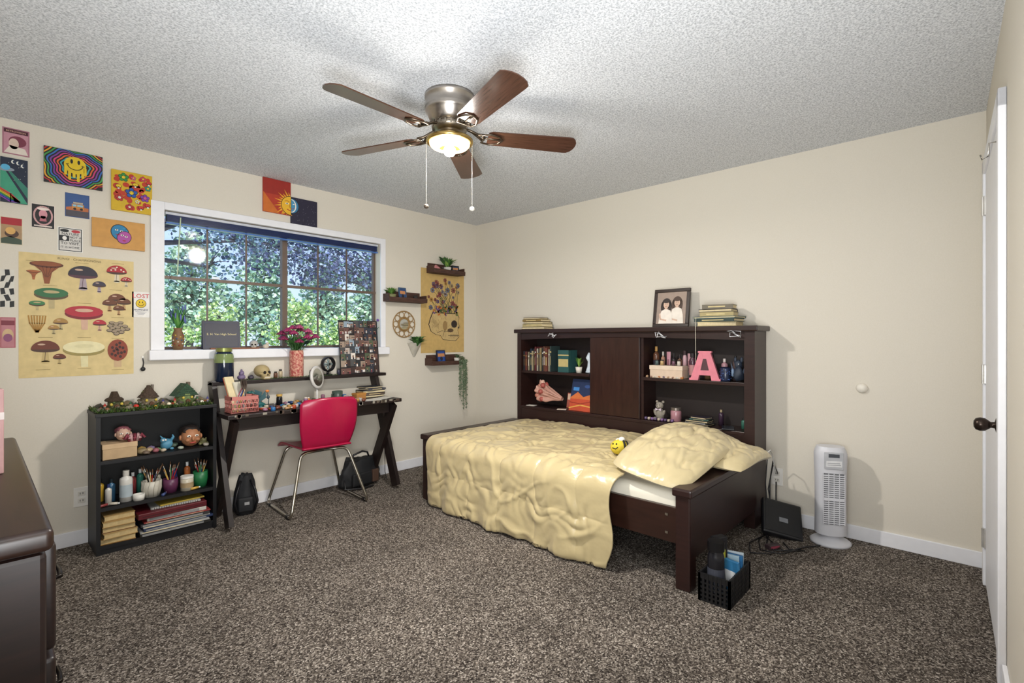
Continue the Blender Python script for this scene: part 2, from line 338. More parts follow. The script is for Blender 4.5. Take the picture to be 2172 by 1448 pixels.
for y in (BY1-.03,BY0+.005):
    m=M(WOOD)
    m.box((2.335,y-.038,0),(2.412,y+.038,.47),bev=.008)
    m.box((2.405,y-.016,.13),(BX0-.001,y+.016,.455))
    m.box((2.32,y-.05,.455),(BX0-.032,y+.05,.497),WOODH,bev=.01)
    m.done('end_board',bed)
m=M(WOOD); m.box((2.36,BY0+.045,.21),(2.387,BY1-.07,.385),c('#2c1913',.3,0,.35,6,stretch=(8,1,8)),bev=.003)
for z in (.25,.34): m.box((2.356,1.12,z),(2.361,1.135,z+.012),CHR)
m.box((2.387,BY0+.045,.21),(3.4,BY1-.07,.235)); m.done('side_rail',bed)
sheet=c('#dcd6c6',.8,0,.06,6,bump=.6)
m=M(sheet); m.box((2.39,1.062,.236),(3.395,3.01,.455),bev=.05,seg=4); m.done('mattress',label='white-sheeted mattress lying in the wooden daybed',cat='mattress')
gold=c('#bfae84',.27,0,.04,5,sheen=.1,bump=.3,stretch=(3,1.4,1.4),bd=.025,det=3); goldp=c('#c5b58d',.3,0,.04,5,sheen=.1,bump=.3,stretch=(1,2.4,1),bd=.025,det=3)
def comf(u,v):
    s=u*1.55; top=1.08; r=.075
    if s<top-r: X=3.375-s; Z=.478; nx,nz=0,1
    elif s<top-r+r*pi/2: a=(s-(top-r))/r; X=3.375-(top-r)-r*math.sin(a); Z=.478-r+r*math.cos(a); nx,nz=-math.sin(a),math.cos(a)
    else: X=3.375-top; Z=.478-r-(s-(top-r+r*pi/2)); nx,nz=-1,0
    dr=max(0,min(1,(s-1.05)/.45))
    yr=1.74-.36*min(1,s/1.0)+.05*noise.noise(Vector((s*4,3,0)))
    if s>1.05: yr+=.04*dr
    yl=2.985-.05*dr
    y=yr+(yl-yr)*v+.010*noise.noise(Vector((s*5,v*5,9)))
    a1=abs(math.sin(pi*(s+.03+.02*noise.noise(Vector((y*5,1,1))))/.26)); a2=abs(math.sin(pi*(y-.1+.02*noise.noise(Vector((s*5,2,1))))/.30))
    q=.012*(min(1,a1*1.3)**.4)*(min(1,a2*1.3)**.4)
    pk=.006*(math.exp(-a1*1.8)*math.sin(62*y+11*noise.noise(Vector((X*6,y*6,Z*6))))+math.exp(-a2*1.8)*math.sin(62*s+11*noise.noise(Vector((X*6,y*6,Z*6+9)))))
    w1=noise.noise(Vector((X*1.8+y*.5,y*1.9,Z*2)))
    w2=noise.noise(Vector((X*5.5+y*3,y*3.5-X*1.5,Z*5)))
    w3=noise.noise(Vector((X*14+y*6,y*8-X*5,Z*12)))
    cr=1-abs(noise.noise(Vector((X*5.2+y*3.0,y*2.2-X*2.0,Z*4+4)))*3.0)
    wn=.022*w1+.010*w2+.005*w3+.010*max(0,cr)**4
    e=min(1,min(v,1-v)*8)
    off=max(.004+(q+wn+pk+.012)*(.35+.65*e),.003)
    off+=dr*(.025+.018*math.sin(y*12+2.5*noise.noise(Vector((y*2,0,1))))+.009*math.sin(y*31+3*noise.noise(Vector((y*3,1,1)))))
    Z2=Z+nz*off
    if dr>0: Z2=max(Z2+.03*noise.noise(Vector((y*4,7,0)))*dr,.02)
    return (X+nx*off,y,Z2)
m=M(gold); m.grid(comf,230,300); o=m.done('comforter',label='rumpled pale gold satin comforter draped over the bed',cat='comforter')
sd=o.modifiers.new('s','SOLIDIFY'); sd.thickness=.010; sd.offset=-1
def pillow(m,L,W,Hh,seed):
    def mkf(sg):
        def f(u,v):
            a=2*u-1; b=2*v-1; e=(max(0,1-abs(a)**2.4)*max(0,1-abs(b)**2.4))**.52
            k=1-.10*abs(b)**4; k2=1-.10*abs(a)**4
            c1=max(0,1-abs(noise.noise(Vector((a*2.4+b,b*1.8,seed+3))))*2.8)**4; c2=max(0,1-abs(noise.noise(Vector((a*2.4-b*2.9,b*2.2+a,seed+8))))*2.8)**4
            w=.035*noise.noise(Vector((a*1.5,b*1.7,seed)))-.018*c1-.012*c2+.009*noise.noise(Vector((a*6,b*5,seed)))
            return (a*L/2*k,b*W/2*k2,sg*Hh/2*e*(1 if sg>0 else .75)+w*e*(1 if sg>0 else .3)-.035*a*a)
        return f
    m.grid(mkf(1),80,56); m.grid(mkf(-1),80,56)
m=M(goldp); pillow(m,.62,.44,.13,2); m.done('pillow',loc=(3.05,1.10,.562),rot=(math.radians(6),math.radians(2),0),label='cream pillow lying over the wooden end board',cat='pillow')
m=M(goldp); pillow(m,.84,.46,.145,5); m.done('pillow',loc=(2.765,1.235,.602),rot=(math.radians(9),math.radians(-9),math.radians(-3)),label='pale gold satin pillow tilted on top of another pillow',cat='pillow')
# bee plush
r=root('bee_plush','small round yellow and black striped bee plush with smile','plush toy',(2.67,1.575,.515),rot=(math.radians(-18),0,math.radians(-40)))
m=M(c('#d2ba34',.8)); m.ball((0,0,.05),(.055,.05,.046),sub=3); m.done('body',r)
for x in (.018,.042): 
    m=M(c('#17150f',.8)); rr=.0545*math.sqrt(1-(x/.056)**2); m.tube([(x,rr*.93*math.cos(a),.05+rr*.87*math.sin(a)) for a in [2*pi*i/20 for i in range(20)]],.007,closed=True); m.done('stripe',r)
m=M(c('#17150f',.6)); m.ball((-.03,-.04,.065),.006,sub=1); m.ball((-.045,-.022,.068),.006,sub=1); m.tube([(-.025,-.046,.045),(-.038,-.036,.036),(-.05,-.02,.045)],.003); m.done('face',r)
for sy in (-.03,.03): m=M(c('#e2e0da',.8)); m.ball((.01,sy,.094),(.02,.008,.014),sub=2); m.done('wing',r)
# ------------------------------------------------------------ BOOKS
def book(m,t,h,d,col,rnd):
    m.box((-t/2,-d/2,0),(-t/2+.002,d/2,h),col); m.box((t/2-.002,-d/2,0),(t/2,d/2,h),col); m.box((-t/2,-d/2,0),(t/2,-d/2+.002,h),col)
    m.box((-t/2+.002,-d/2+.002,.003),(t/2-.002,d/2-.004,h-.003),PAGE)
    k=c(rnd.choice(['#b8a670','#c8c4ba','#8a6b3a']))
    m.box((-t/2+.003,-d/2-.0006,h*.74),(t/2-.003,-d/2,h*.8),k); m.box((-t/2+.008,-d/2-.0006,h*.25),(t/2-.008,-d/2,h*.6),k)
cols=['#2b2b30','#5a2a26','#7c7560','#1f2a3a','#a99b7c','#3a3128','#5b2428','#b8b09f','#4b4740','#86795a','#20242c','#5a3a2c','#6a3a30','#8a8474','#2a3a3a']
y=3.037
for i in range(15):
    t=R.uniform(.017,.028); h=R.uniform(.165,.225); m=M(); book(m,t,h,.12,c(cols[i]),R)
    if y-t<2.655: break
    m.done('book',loc=(3.5+R.uniform(-.008,.008),y-t/2,.936),rz=-90,label='worn paperback standing upright in the bookcase',cat='book',group='upright books in the bookcase'); y-=t+.001
m=M(); book(m,.12,.19,.12,c('#27504f'),R); m.done('book',loc=(3.5,2.585,.936),rz=-90,label='thick teal hardcover book beside a small plant',cat='book')
def flatstack(loc,rz,items,group,lab,spine=True):
    z=loc[2]; r=random.Random(len(items)*7+int(loc[0]*100))
    for i,(w,d,t,col) in enumerate(items):
        m=M(); cm=c(col); e=min(.004,t*.25)
        m.box((-w/2,-d/2,0),(w/2,d/2,e),cm); m.box((-w/2,-d/2,t-e),(w/2,d/2,t),cm)
        if i%2 and spine: m.box((-w/2,-d/2-.001,0),(w/2,-d/2+.003,t),cm); m.box((-w*.3,-d/2-.0016,t*.35),(w*.25,-d/2-.001,t*.65),c('#cdbb86'))
        else: m.box((-w/2,d/2-.003,0),(w/2,d/2,t),cm)
        m.box((-w/2+.004,-d/2+.003,e),(w/2-.004,d/2-.003,t-e),PAGE)
        m.done('book',loc=(loc[0]+r.uniform(-.01,.01),loc[1]+r.uniform(-.01,.01),z),rz=rz+r.uniform(-9,9),label=lab,cat='book',group=group); z+=t+.0005
flatstack((3.52,2.95,1.311),-90,[(.25,.15,.022,'#4a4338'),(.24,.15,.026,'#b8a87a'),(.22,.15,.02,'#2a2620'),(.22,.14,.02,'#8a7445'),(.19,.13,.016,'#3b2a26')],'stacked books on the bookcase','old book lying in a stack on the bookcase')
flatstack((3.52,1.30,1.311),-90,[(.26,.16,.03,'#c9b98a'),(.28,.16,.022,'#2c3c38'),(.30,.17,.014,'#1f4a50'),(.22,.15,.03,'#a89868'),(.22,.15,.02,'#3a3430'),(.2,.14,.03,'#6a6252'),],'books piled beside the photo frame','worn book in a pile beside the photo frame')
m=M(c('#e9e2cc')); m.tube([(0,0,0),(0,-.01,-.08),(0,-.005,-.2),(.003,-.012,-.31)],.0015,n=5); m.done('ribbon',loc=(3.376,1.40,1.372),rz=-90,label='thin white ribbon bookmark hanging from stacked books',cat='ribbon')
r=root('framed_photo','dark wooden frame with sepia portrait of two girls','photo frame',(3.52,1.655,1.311),-90,rot=(math.radians(-9),0,math.radians(-90)))
m=M(c('#2b1d17',.4)); W2,H2=.14,.29
for a,b in (((-W2,-.01,0),(W2,.01,.025)),((-W2,-.01,H2-.025),(W2,.01,H2)),((-W2,-.01,.025),(-W2+.025,.01,H2-.025)),((W2-.025,-.01,.025),(W2,.01,H2-.025))): m.box(a,b,bev=.003)
m.box((-.02,.01,0),(.02,.014,.2)); m.done('wooden_surround',r)
m=M(c('#9c897c')); m.box((-.115,-.004,.025),(.115,.004,.265)); m.X=T3(0,-.004,0)
skin_=c('#cfae98'); drs=c('#e6dccf')
for sx,hc,l0,zz in ((.045,'#4a372d',1,.012),(-.038,'#2f2420',6,0)):
    m.ell(sx,.178+zz,.036,.042,c(hc),l0); m.ell(sx-.03,.155+zz,.013,.04,c(hc),l0,10); m.ell(sx+.03,.155+zz,.013,.04,c(hc),l0,10)
    m.poly([(sx-.011,.12+zz),(sx+.011,.12+zz),(sx+.01,.15+zz),(sx-.01,.15+zz)],skin_,l0+.6)
    m.poly([(sx-.055,.026),(sx+.055,.026),(sx+.048,.09),(sx+.034,.125+zz),(sx+.012,.134+zz),(sx-.012,.134+zz),(sx-.034,.125+zz),(sx-.048,.09)],drs,l0+1)
    m.ell(sx,.17+zz,.022,.029,skin_,l0+2); m.ell(sx,.193+zz,.024,.012,c(hc),l0+2.6,12)
    for ex in (-.008,.008): m.ell(sx+ex,.174+zz,.003,.002,c('#2a1a15'),l0+3,8)
    m.line([(sx-.008,.158+zz),(sx,.155+zz),(sx+.008,.158+zz)],.0025,c('#7a463c'),l0+3); m.line([(sx,.17+zz),(sx-.001,.164+zz)],.002,c('#a88674'),l0+3)
    m.line([(sx-.048,.1),(sx-.04,.06),(sx+.005,.05)],.012,skin_,l0+3.4)
m.X=Matrix(); m.done('portrait_print',r)
def pottedsucc(loc,lab='spiky green succulent in a small white pot',col='#6b8f3a',pot='#d9d2c6',h=.12,rz=0,n=26,sp=.06,w=.014,ph=.05,pr=.03,seed=1,ysq=1):
    r=root('potted_plant',lab,'plant',loc,rz)
    m=M(c(pot)); m.lathe([(0,0),(pr*.75,0),(pr,ph),(pr*.9,ph),(pr*.85,ph*.85),(0,ph*.85)],n=16); m.done('pot',r)
    m=M(); m.plant(n,h,sp,w,[c(col),c('#4c7a34'),c('#86a94e')],(0,0,ph*.85),.25,seed,ysq); m.done('leaves',r)
pottedsucc((3.48,2.45,.936))
m=M(c('#cfd9e2',.3)); m.tube([(0,0,.006),(.02,0,.05),(.01,0,.1),(-.01,0,.13),(.0,0,.17)],[.03,.028,.018,.022,.008],n=12); m.ball((0,0,.01),(.035,.03,.0095)); m.done('figurine',loc=(3.5,2.36,.9361),label='slender pale blue ceramic figurine on the shelf',cat='figurine')
r=root('flower_bouquet','dried rose bouquet wrapped in pink paper lying down','bouquet',(3.475,2.78,.617),-90)
def cone(u,v):
    a=2*pi*u; rr=.02+.085*v*(1+.22*math.sin(5*a)+.14*math.sin(9*a+v*5)+.3*noise.noise(Vector((math.cos(a)*2,math.sin(a)*2,v*4)))); return (.16-.24*v,rr*math.cos(a)*.75,.085+.05*v+rr*math.sin(a)*.8)
m=M(c('#b88a7a',.5)); m.grid(cone,60,16,None,False); m.done('wrapping_paper',r)
m=M(); 
for i in range(22): a=i*2.4; rr=.018*math.sqrt(i); m.ball((-.085+.025*(i%3),rr*math.cos(a)*.85,.135+rr*math.sin(a)),.024,c(['#b87a68','#d3a896','#a5534a'][i%3]),nz=.5,ns=14)
m.done('roses',r)
m=M(); m.box((-.11,-.004,0),(.11,.004,.27),c('#1b2b4f')); m.X=T3(0,-.004,0); m.rect(-.11,0,.11,.11,c('#b8482a'),1); m.poly([(-.11,.11),(-.04,.16),(.02,.12),(.11,.15),(.11,.1),(-.11,.1)],c('#c86a34'),2); m.rect(-.09,.17,-.03,.2,c('#3f7fc0'),2); m.line([(-.11,.02),(.0,.05),(.11,.04)],.01,c('#d8a04a'),3); m.line([(-.11,.07),(.0,.06),(.11,.09)],.006,c('#8a2a1a'),3); m.ell(.05,.21,.03,.014,c('#2f4a80'),2)
m.done('canvas_painting',loc=(3.455,2.425,.616),rot=(math.radians(-14),0,math.radians(-90)),label='blue and orange landscape canvas leaning in the bookcase',cat='painting')
for i,(y,x) in enumerate(((2.96,3.46),(2.60,3.44))):
    m=M(c(['#e6e0d4','#d8c8b8'][i])); m.box((-.04,-.03,0),(.04,.03,.003)); m.done('paper_card',loc=(x,y,.616),rz=-80+i*20,label='loose paper card lying flat on the shelf',cat='card',group='loose cards in the bookcase')
m=M(c('#a85a4a')); m.box((-.045,-.003,0),(.045,.003,.13)); m.rect(-.04,.07,.04,.12,c('#d8b8a0'),6); m.done('postcard',loc=(3.57,2.60,.616),rot=(math.radians(-10),0,math.radians(-90)),label='small red postcard standing at the shelf back',cat='card')
# right compartment
m=M(c('#c9b39e',.6)); m.box((-.125,-.05,0),(.125,.05,.085),bev=.003); m.box((-.128,-.053,.06),(.128,.053,.092),c('#cfbca8',.6),bev=.003); m.done('storage_box',loc=(3.475,1.645,.936),rz=-90,label='beige lidded cardboard box on the shelf',cat='box')
def bottle(loc,r,h,body,cap,lab,cat='bottle',rz=0,neck=.35,name='bottle',label_col=None,group=None):
    o=root(name,lab,cat,loc,rz,group=group)
    m=M(c(body,.25)); nr=r*neck; n=20
    m.lathe([(0,0),(r,0),(r,h*.7),(r*.92,h*.76),(nr,h*.82),(nr,h*.86),(0,h*.86)],n=n)
    if label_col: m.lathe([(r*1.01,h*.15),(r*1.01,h*.55)],c(label_col),n=n)
    m.done('bottle_body',o)
    m=M(c(cap,.3)); m.lathe([(0,h*.84),(nr*1.25,h*.84),(nr*1.25,h),(0,h)],n=16,smooth=False); m.done('cap',o); return o
def tubeb(loc,w,h,col,cap,lab,rz=-90):
    o=root('cosmetic_tube',lab,'cosmetic tube',loc,rz)
    m=M(c(cap,.4)); m.lathe([(0,0),(w*.42,0),(w*.42,h*.2),(0,h*.2)],n=16,smooth=False); m.done('cap',o)
    def f(u,v):
        a=2*pi*u; k=1-v; return (w/2*math.cos(a)*(1+.15*v),w*.42*math.sin(a)*k+.0005*math.sin(a),h*.2+h*.8*v)
    m=M(c(col,.35)); m.grid(f,16,6); m.box((-w*.3,-w*.3,h*.45),(w*.3,-w*.29,h*.7),c('#8a5a60')); m.done('tube_body',o)
bottle((3.57,1.79,.936),.024,.23,'#5b3a2a','#a8824a','amber perfume bottle with gold cap',label_col='#2a2430')
bottle((3.585,1.742,.936),.016,.19,'#a9806c','#c8c2ba','small peach lotion bottle behind a box')
tubeb((3.58,1.695,.936),.028,.19,'#b88490','#8a7a78','pink hand cream tube standing on cap')
bottle((3.585,1.655,.936),.018,.18,'#2a2428','#1a181a','dark body spray bottle on the shelf',label_col='#a89888')
bottle((3.59,1.612,.936),.018,.17,'#7a5a4a','#2a2226','brown glass bottle with black cap')
bottle((3.59,1.572,.936),.016,.2,'#c09aa0','#3a2a2c','rosy perfume mist bottle with dark cap',neck=.7)
tubeb((3.58,1.53,.936),.03,.18,'#b98c92','#a09896','pale pink lotion tube standing on cap')
bottle((3.50,1.475,.936),.024,.185,'#4a2f3a','#241c20','plum glass perfume bottle beside letter decoration',label_col='#a87878',neck=.6)
for i,(y,col) in enumerate(((1.73,'#4a5a5a'),(1.69,'#b89a6a'),(1.60,'#6a4a5a'),(1.56,'#c8c0b4'))): bottle((3.46,y,1.029),.013,.04,col,'#2a2624','tiny cosmetic pot on the beige box',neck=.8,group='tiny cosmetic pots on the box')
m=M(c('#d27a88',.45))
m.prism([(-.1,0),(-.045,0),(-.038,.035),(.038,.035),(.045,0),(.1,0),(.035,.2),(-.035,.2)],-.015,.015)
m.prism([(-.028,.07),(.028,.07),(.01,.15),(-.01,.15)],-.0165,-.0152,c('#4a2a30'))
for sx in (-1,1): m.box((.045 if sx>0 else -.105,-.017,0),(.105 if sx>0 else -.045,.017,.014))
m.box((-.045,-.017,.19),(.045,.017,.203))
m.done('letter_decoration',loc=(3.45,1.365,.936),rz=-84,label='pink standing letter A decoration with serifs',cat='letter decoration')
bottle((3.55,1.27,.936),.022,.15,'#a98088','#c6bcb8','small pink glass bottle behind the letter')
bottle((3.56,1.20,.936),.018,.17,'#5a4a4a','#1a1a1c','slim brown bottle with black cap')
bottle((3.58,1.40,.936),.02,.2,'#8a6a4a','#c8b89a','amber room spray bottle behind the letter')
m=M(c('#1b2540',.25)); m.lathe([(0,0),(.032,0),(.035,.01),(.035,.085),(.03,.095),(.028,.09),(0,.088)]); 
for i in range(40): a=R.random()*6.28; m.ball((.035*math.cos(a),.035*math.sin(a),R.uniform(.01,.085)),.003,c('#5a78c0',.2),sub=1)
m.done('candle_holder',loc=(3.47,1.235,.936),label='dark blue glittery glass candle holder',cat='candle holder')
m=M(c('#27303f',.6)); m.ball((0,0,.05),(.035,.03,.05),nz=.6,ns=12); m.ball((0,0,.115),(.026,.024,.03),nz=.5,ns=12); m.ball((-.02,0,.145),(.01,.008,.02)); m.ball((.02,0,.145),(.01,.008,.02)); m.ball((-.03,-.02,.06),(.01,.012,.03),'#6a7f9a'); m.ball((.01,-.028,.118),.004,'#d8d8d0',sub=1); m.prism([(.02,.05),(.05,.13),(.045,.06)],0,.004,c('#3a4658')); m.prism([(-.02,.05),(-.05,.13),(-.045,.06)],0,.004,c('#3a4658'))
m.done('figurine',loc=(3.47,1.15,.938),rz=-90,label='dark grey-blue winged creature figurine on shelf',cat='figurine')
for i in range(9):
    m=M(c(['#a8886c','#8a6a5a','#b8b0a4','#a86a3a','#6b5a6a'][i%5],.5)); m.ball((0,0,.009),(.014,.011,.009),nz=.5,sub=2); m.done('crystal',loc=(3.432,1.795-i*.034,.9355),rz=i*40,label='small polished stone on the shelf edge',cat='stone',group='small stones on the bookcase shelf')
# lower right
r=root('bear_figurine','small grey sitting teddy bear figurine with bow','figurine',(3.49,1.72,.6155),-90)
m=M(c('#8a8378',.9,0,.3,60)); m.ball((0,0,.045),(.035,.03,.045),sub=2); m.ball((0,-.008,.11),(.03,.026,.028),sub=2)
for s_ in (-1,1): m.ball((.024*s_,0,.137),(.011,.006,.011)); m.ball((.033*s_,-.01,.055),(.011,.013,.028),X=RY(20*s_)); m.ball((.022*s_,-.035,.014),(.013,.022,.013)); m.ball((.011*s_,-.031,.117),.0035,'#111111',sub=1)
m.ball((0,-.032,.104),(.012,.009,.009),'#b5ab9c'); m.ball((0,-.041,.106),.004,'#222222',sub=1); m.done('body',r)
m=M(c('#c9b8c4')); m.prism([(0,.083),(-.022,.093),(-.022,.072)],-.034,-.026); m.prism([(0,.083),(.022,.093),(.022,.072)],-.034,-.026); m.done('bow',r)
for i in range(9):
    m=M(c(['#5a4a6a','#b8a898','#7a5a8a'][i%3],.3)); m.ball((0,0,.011),(.013,.012,.012),nz=.8,ns=14); m.done('crystal',loc=(3.44,1.81-i*.026,.6155),label='small raw crystal beside the bear figurine',cat='stone',group='crystals beside the bear figurine')
r=root('jar_candle','pink candle in a glass jar with silver lid','candle',(3.50,1.60,.6155))
m=M(c('#a87a82',.2)); m.lathe([(0,0),(.036,0),(.038,.01),(.038,.075),(.034,.085),(0,.085)]); m.done('jar',r)
m=M(c('#8a8078',.3,.7)); m.lathe([(0,.085),(.037,.085),(.037,.105),(0,.106)],smooth=False); m.done('lid',r)
flatstack((3.50,1.42,.6155),-90,[(.17,.12,.012,'#22242a'),(.15,.11,.01,'#8a8a88'),(.16,.12,.014,'#1c1c20'),(.13,.09,.008,'#3a5a52'),(.12,.09,.012,'#2a2230')],'slim books on the lower shelf','slim dark book on the lower bookcase shelf')
m=M(c('#16161a',.15)); m.box((-.04,-.075,0),(.04,.075,.009),bev=.003); m.box((-.036,-.07,.009),(.036,.07,.0095),c('#2b3038',.1)); m.done('phone',loc=(3.47,1.22,.6155),rz=-70,label='black smartphone lying flat on the shelf',cat='phone')
bottle((3.54,1.14,.6155),.015,.07,'#3a6a5a','#1a1a1a','tiny green bottle at the shelf end')
bottle((3.57,1.30,.6155),.018,.11,'#3a2a3a','#a89878','small plum bottle behind the phone')
for (y,z) in ((2.66,1.25),(1.655,1.252),(1.15,1.255)):
    m=M(c('#d9d9dc',.2,.3)); rr=random.Random(int(y*100))
    m.tube([(rr.uniform(-.05,.05),-.004-rr.random()*.006,rr.uniform(-.025,.025)) for _ in range(12)],.003); m.done('hair_clip',loc=(BX0-.022,y,z),rz=-90,label='crumpled clear plastic clip hung on bookcase rail',cat='clip',group='clips on the bookcase rail')
# ------------------------------------------------------------ HEATER
r=root('tower_heater','white oscillating tower heater standing by the baseboard','heater',(3.50,.63,0),-65)
hw=c('#d2d2d7',.4,0,.02)
m=M(hw); m.lathe([(0,.0),(.105,.0),(.108,.012),(.095,.022),(.06,.035),(.04,.05),(.038,.06),(0,.06)],n=36); m.done('base',r)
m=M(hw)
def hb(u,v):
    a=2*pi*u; rx=.082+.006*v-.004*math.sin(pi*v); ry=.068; n_=2.4; cx=abs(math.cos(a))**(2/n_)*math.copysign(1,math.cos(a)); sy=abs(math.sin(a))**(2/n_)*math.copysign(1,math.sin(a))
    k=1-(max(0,v-.9)/.1)**2*.2
    return (rx*cx*k,ry*sy*k,.06+.52*v)
m.grid(hb,40,24); m.add([hb(i/40,1) for i in range(40)],[tuple(range(40))]); m.add([hb(i/40,0) for i in range(40)],[tuple(range(40))[::-1]]); m.done('housing',r)
m=M(c('#c9cacd',.5)); m.box((-.055,-.0705,.13),(.055,-.067,.43),c('#6f7074'))
for i in range(24):
    z=.135+i*.0122; m.box((-.055,-.074,z),(.055,-.070,z+.006),hw)
for i in range(5): x=-.055+i*.0275; m.box((x-.002,-.0755,.13),(x+.002,-.070,.43),hw)
m.box((-.052,-.0765,.27),(.052,-.070,.285),hw)
m.done('grille',r)
m=M(c('#b8b9bd',.4)); m.box((-.05,-.073,.455),(.05,-.067,.555),bev=.003); m.box((-.028,-.0745,.525),(.028,-.0725,.545),c('#45484e')); m.box((-.04,-.0745,.47),(.04,-.0725,.505),c('#e0e0e0')); m.box((-.035,-.0755,.48),(.035,-.0745,.483),c('#888a90')); m.box((-.035,-.0755,.49),(.03,-.0745,.493),c('#888a90')); m.done('control_panel',r)
# ------------------------------------------------------------ BASKET + items
r=root('storage_basket','black perforated plastic basket beside the bed post','basket',(2.45,.875,0))
m=M(c('#141416',.45)); hx,hy,hz=.135,.068,.13
m.box((-hx,-hy,.001),(hx,hy,.005))
def lat(p0,p1,n):
    for k in range(n+1):
        t=k/n; x=p0[0]+(p1[0]-p0[0])*t; y=p0[1]+(p1[1]-p0[1])*t; m.box((x-.005,y-.005,.001),(x+.005,y+.005,hz))
lat((-hx,-hy),(hx,-hy),14); lat((-hx,hy),(hx,hy),14); lat((-hx,-hy),(-hx,hy),7); lat((hx,-hy),(hx,hy),7)
for z in (.002,.022,.042,.062,.082,.105):
    t=.008 if z<.1 else .026
    for a,b in (((-hx,-hy-.003,z),(hx,-hy+.003,z+t)),((-hx,hy-.003,z),(hx,hy+.003,z+t)),((-hx-.003,-hy,z),(-hx+.003,hy,z+t)),((hx-.003,-hy,z),(hx+.003,hy,z+t))): m.box(a,b)
m.done('basket_body',r)
bottle((2.365,.885,.007),.038,.27,'#1b1b20','#0f0f12','black shampoo bottle standing in the basket',neck=.8,label_col='#3a3d48')
m=M(c('#1a1a1e')); m.box((-.035,-.02,0),(.035,.02,.26),bev=.002); m.box((-.03,-.0215,.12),(.02,-.0202,.2),c('#b8b832')); m.done('carton',loc=(2.455,.905,.007),rz=-25,label='black carton with yellow panel in the basket',cat='box')
for i,(x,y,a,col) in enumerate(((2.475,.85,-15,'#3a7fb0'),(2.505,.875,12,'#9cb6c4'),(2.53,.865,5,'#2f6a9c'),(2.555,.87,14,'#b9c6ce'))):
    m=M(c(col,.4)); m.box((-.008,-.045,0),(.008,.045,.16),bev=.002); m.box((-.009,-.03,.05),(-.0082,.03,.11),c('#f0f4f6')); m.done('snack_packet',loc=(x,y,.008),rot=(0,math.radians(a*.4),math.radians(a)),label='blue and white packet standing in the basket',cat='packet',group='packets in the basket')
# ------------------------------------------------------------ black case + cables
m=M(c('#18191c',.35)); m.box((-.115,-.022,0),(.115,.022,.24),bev=.01,seg=3); m.box((-.1,-.025,.015),(.1,-.0215,.225),c('#101114')); m.box((-.02,-.0265,.09),(.03,-.025,.12),c('#7a7d82')); m.done('router_case',loc=(3.35,.855,.012),rot=(math.radians(-48),math.radians(12),math.radians(-62)),label='black flat case with label leaning beside the bed',cat='case')
m=M(BLK); m.tube([(3.6,.955,.28),(3.58,.95,.2),(3.5,.93,.05),(3.35,.93,.01),(3.2,.9,.008),(3.12,.84,.008),(3.2,.76,.008),(3.3,.72,.008),(3.38,.66,.008)],.004)
m.tube([(3.63,.955,.33),(3.57,.965,.42),(3.52,.97,.3),(3.48,.96,.1),(3.3,.93,.008),(3.16,.8,.008),(3.24,.71,.008),(3.2,.78,.008),(3.28,.83,.008)],.004)
m.tube([(3.46,.97,.45),(3.44,.975,.3),(3.47,.97,.12),(3.4,.95,.01),(3.22,.95,.008),(3.08,.9,.008),(3.1,.8,.008),(3.22,.74,.008)],.0035)
m.tube([(3.55,.96,.4),(3.50,.975,.25),(3.53,.96,.1),(3.42,.93,.01),(3.15,.98,.008),(3.0,.93,.008),(3.06,.84,.008),(3.18,.83,.008)],.0035); m.done('power_cable',label='black power cables tangled on the carpet',cat='cable')
m=M(c('#e9e7e1')); m.tube([(3.28,.95,.50),(3.42,.94,.52),(3.5,.95,.48),(3.58,.955,.36),(3.645,.96,.32)],.0035); m.done('charging_cable',label='white charging cable running to the wall outlet',cat='cable')
m=M(c('#3a2c30',.4)); m.box((-.04,-.02,0),(.04,.02,.025),bev=.004); m.box((-.03,-.0205,.006),(.03,-.02,.02),c('#8a3a4a')); m.done('power_adapter',loc=(3.17,.86,.0),rz=-30,label='small dark power adapter lying on the carpet',cat='adapter')
# ------------------------------------------------------------ DRESSER
DWD=c('#1e110e',.42,0,.5,7,stretch=(1,1,14))
r=root('dresser','dark espresso wooden dresser with three drawer rows','dresser',(0,0,0))
m=M(DWD); m.box((LX+.02,1.37,.06),(.085,2.66,.80),bev=.004)
for y in (1.35,2.625): m.box((.02,y,0),(.098,y+.05,.80),bev=.01)
for y in (1.35,2.625): m.box((LX+.02,y,0),(LX+.08,y+.05,.80),bev=.01)
m.done('body',r)
m=M(c('#24150f',.36,0,.5,6,stretch=(8,1,8))); m.box((LX+.01,1.335,.805),(.108,2.69,.85),bev=.013,seg=4); m.done('top',r)
for k in range(3):
    z=.09+k*.24
    for y0,y1 in ((1.42,2.0),(2.02,2.61)):
        m=M(DWD); m.box((.086,y0,z),(.118,y1,z+.225),bev=.01,seg=3); dd=m.done('drawer',r)
        for yy in (y0+.14,y1-.14):
            m=M(c('#1d1815',.35,.8)); m.tube([(0,-.04,0),(.016,-.035,0),(.018,0,0),(.016,.035,0),(0,.04,0)],.005); m.done('handle',dd,loc=(.117,yy,z+.115))
m=M(c('#a98280',.6)); m.box((-.15,-.03,0),(.098,.03,.235),bev=.003); m.box((-.15,-.031,.15),(.098,-.0302,.17),c('#c2b6b2')); m.box((.0982,-.02,.03),(.0988,.02,.1),c('#8a4a58')); m.done('gift_box',loc=(-.045,1.99,.851),rz=8,label='pale pink upright box standing on the dresser',cat='box')
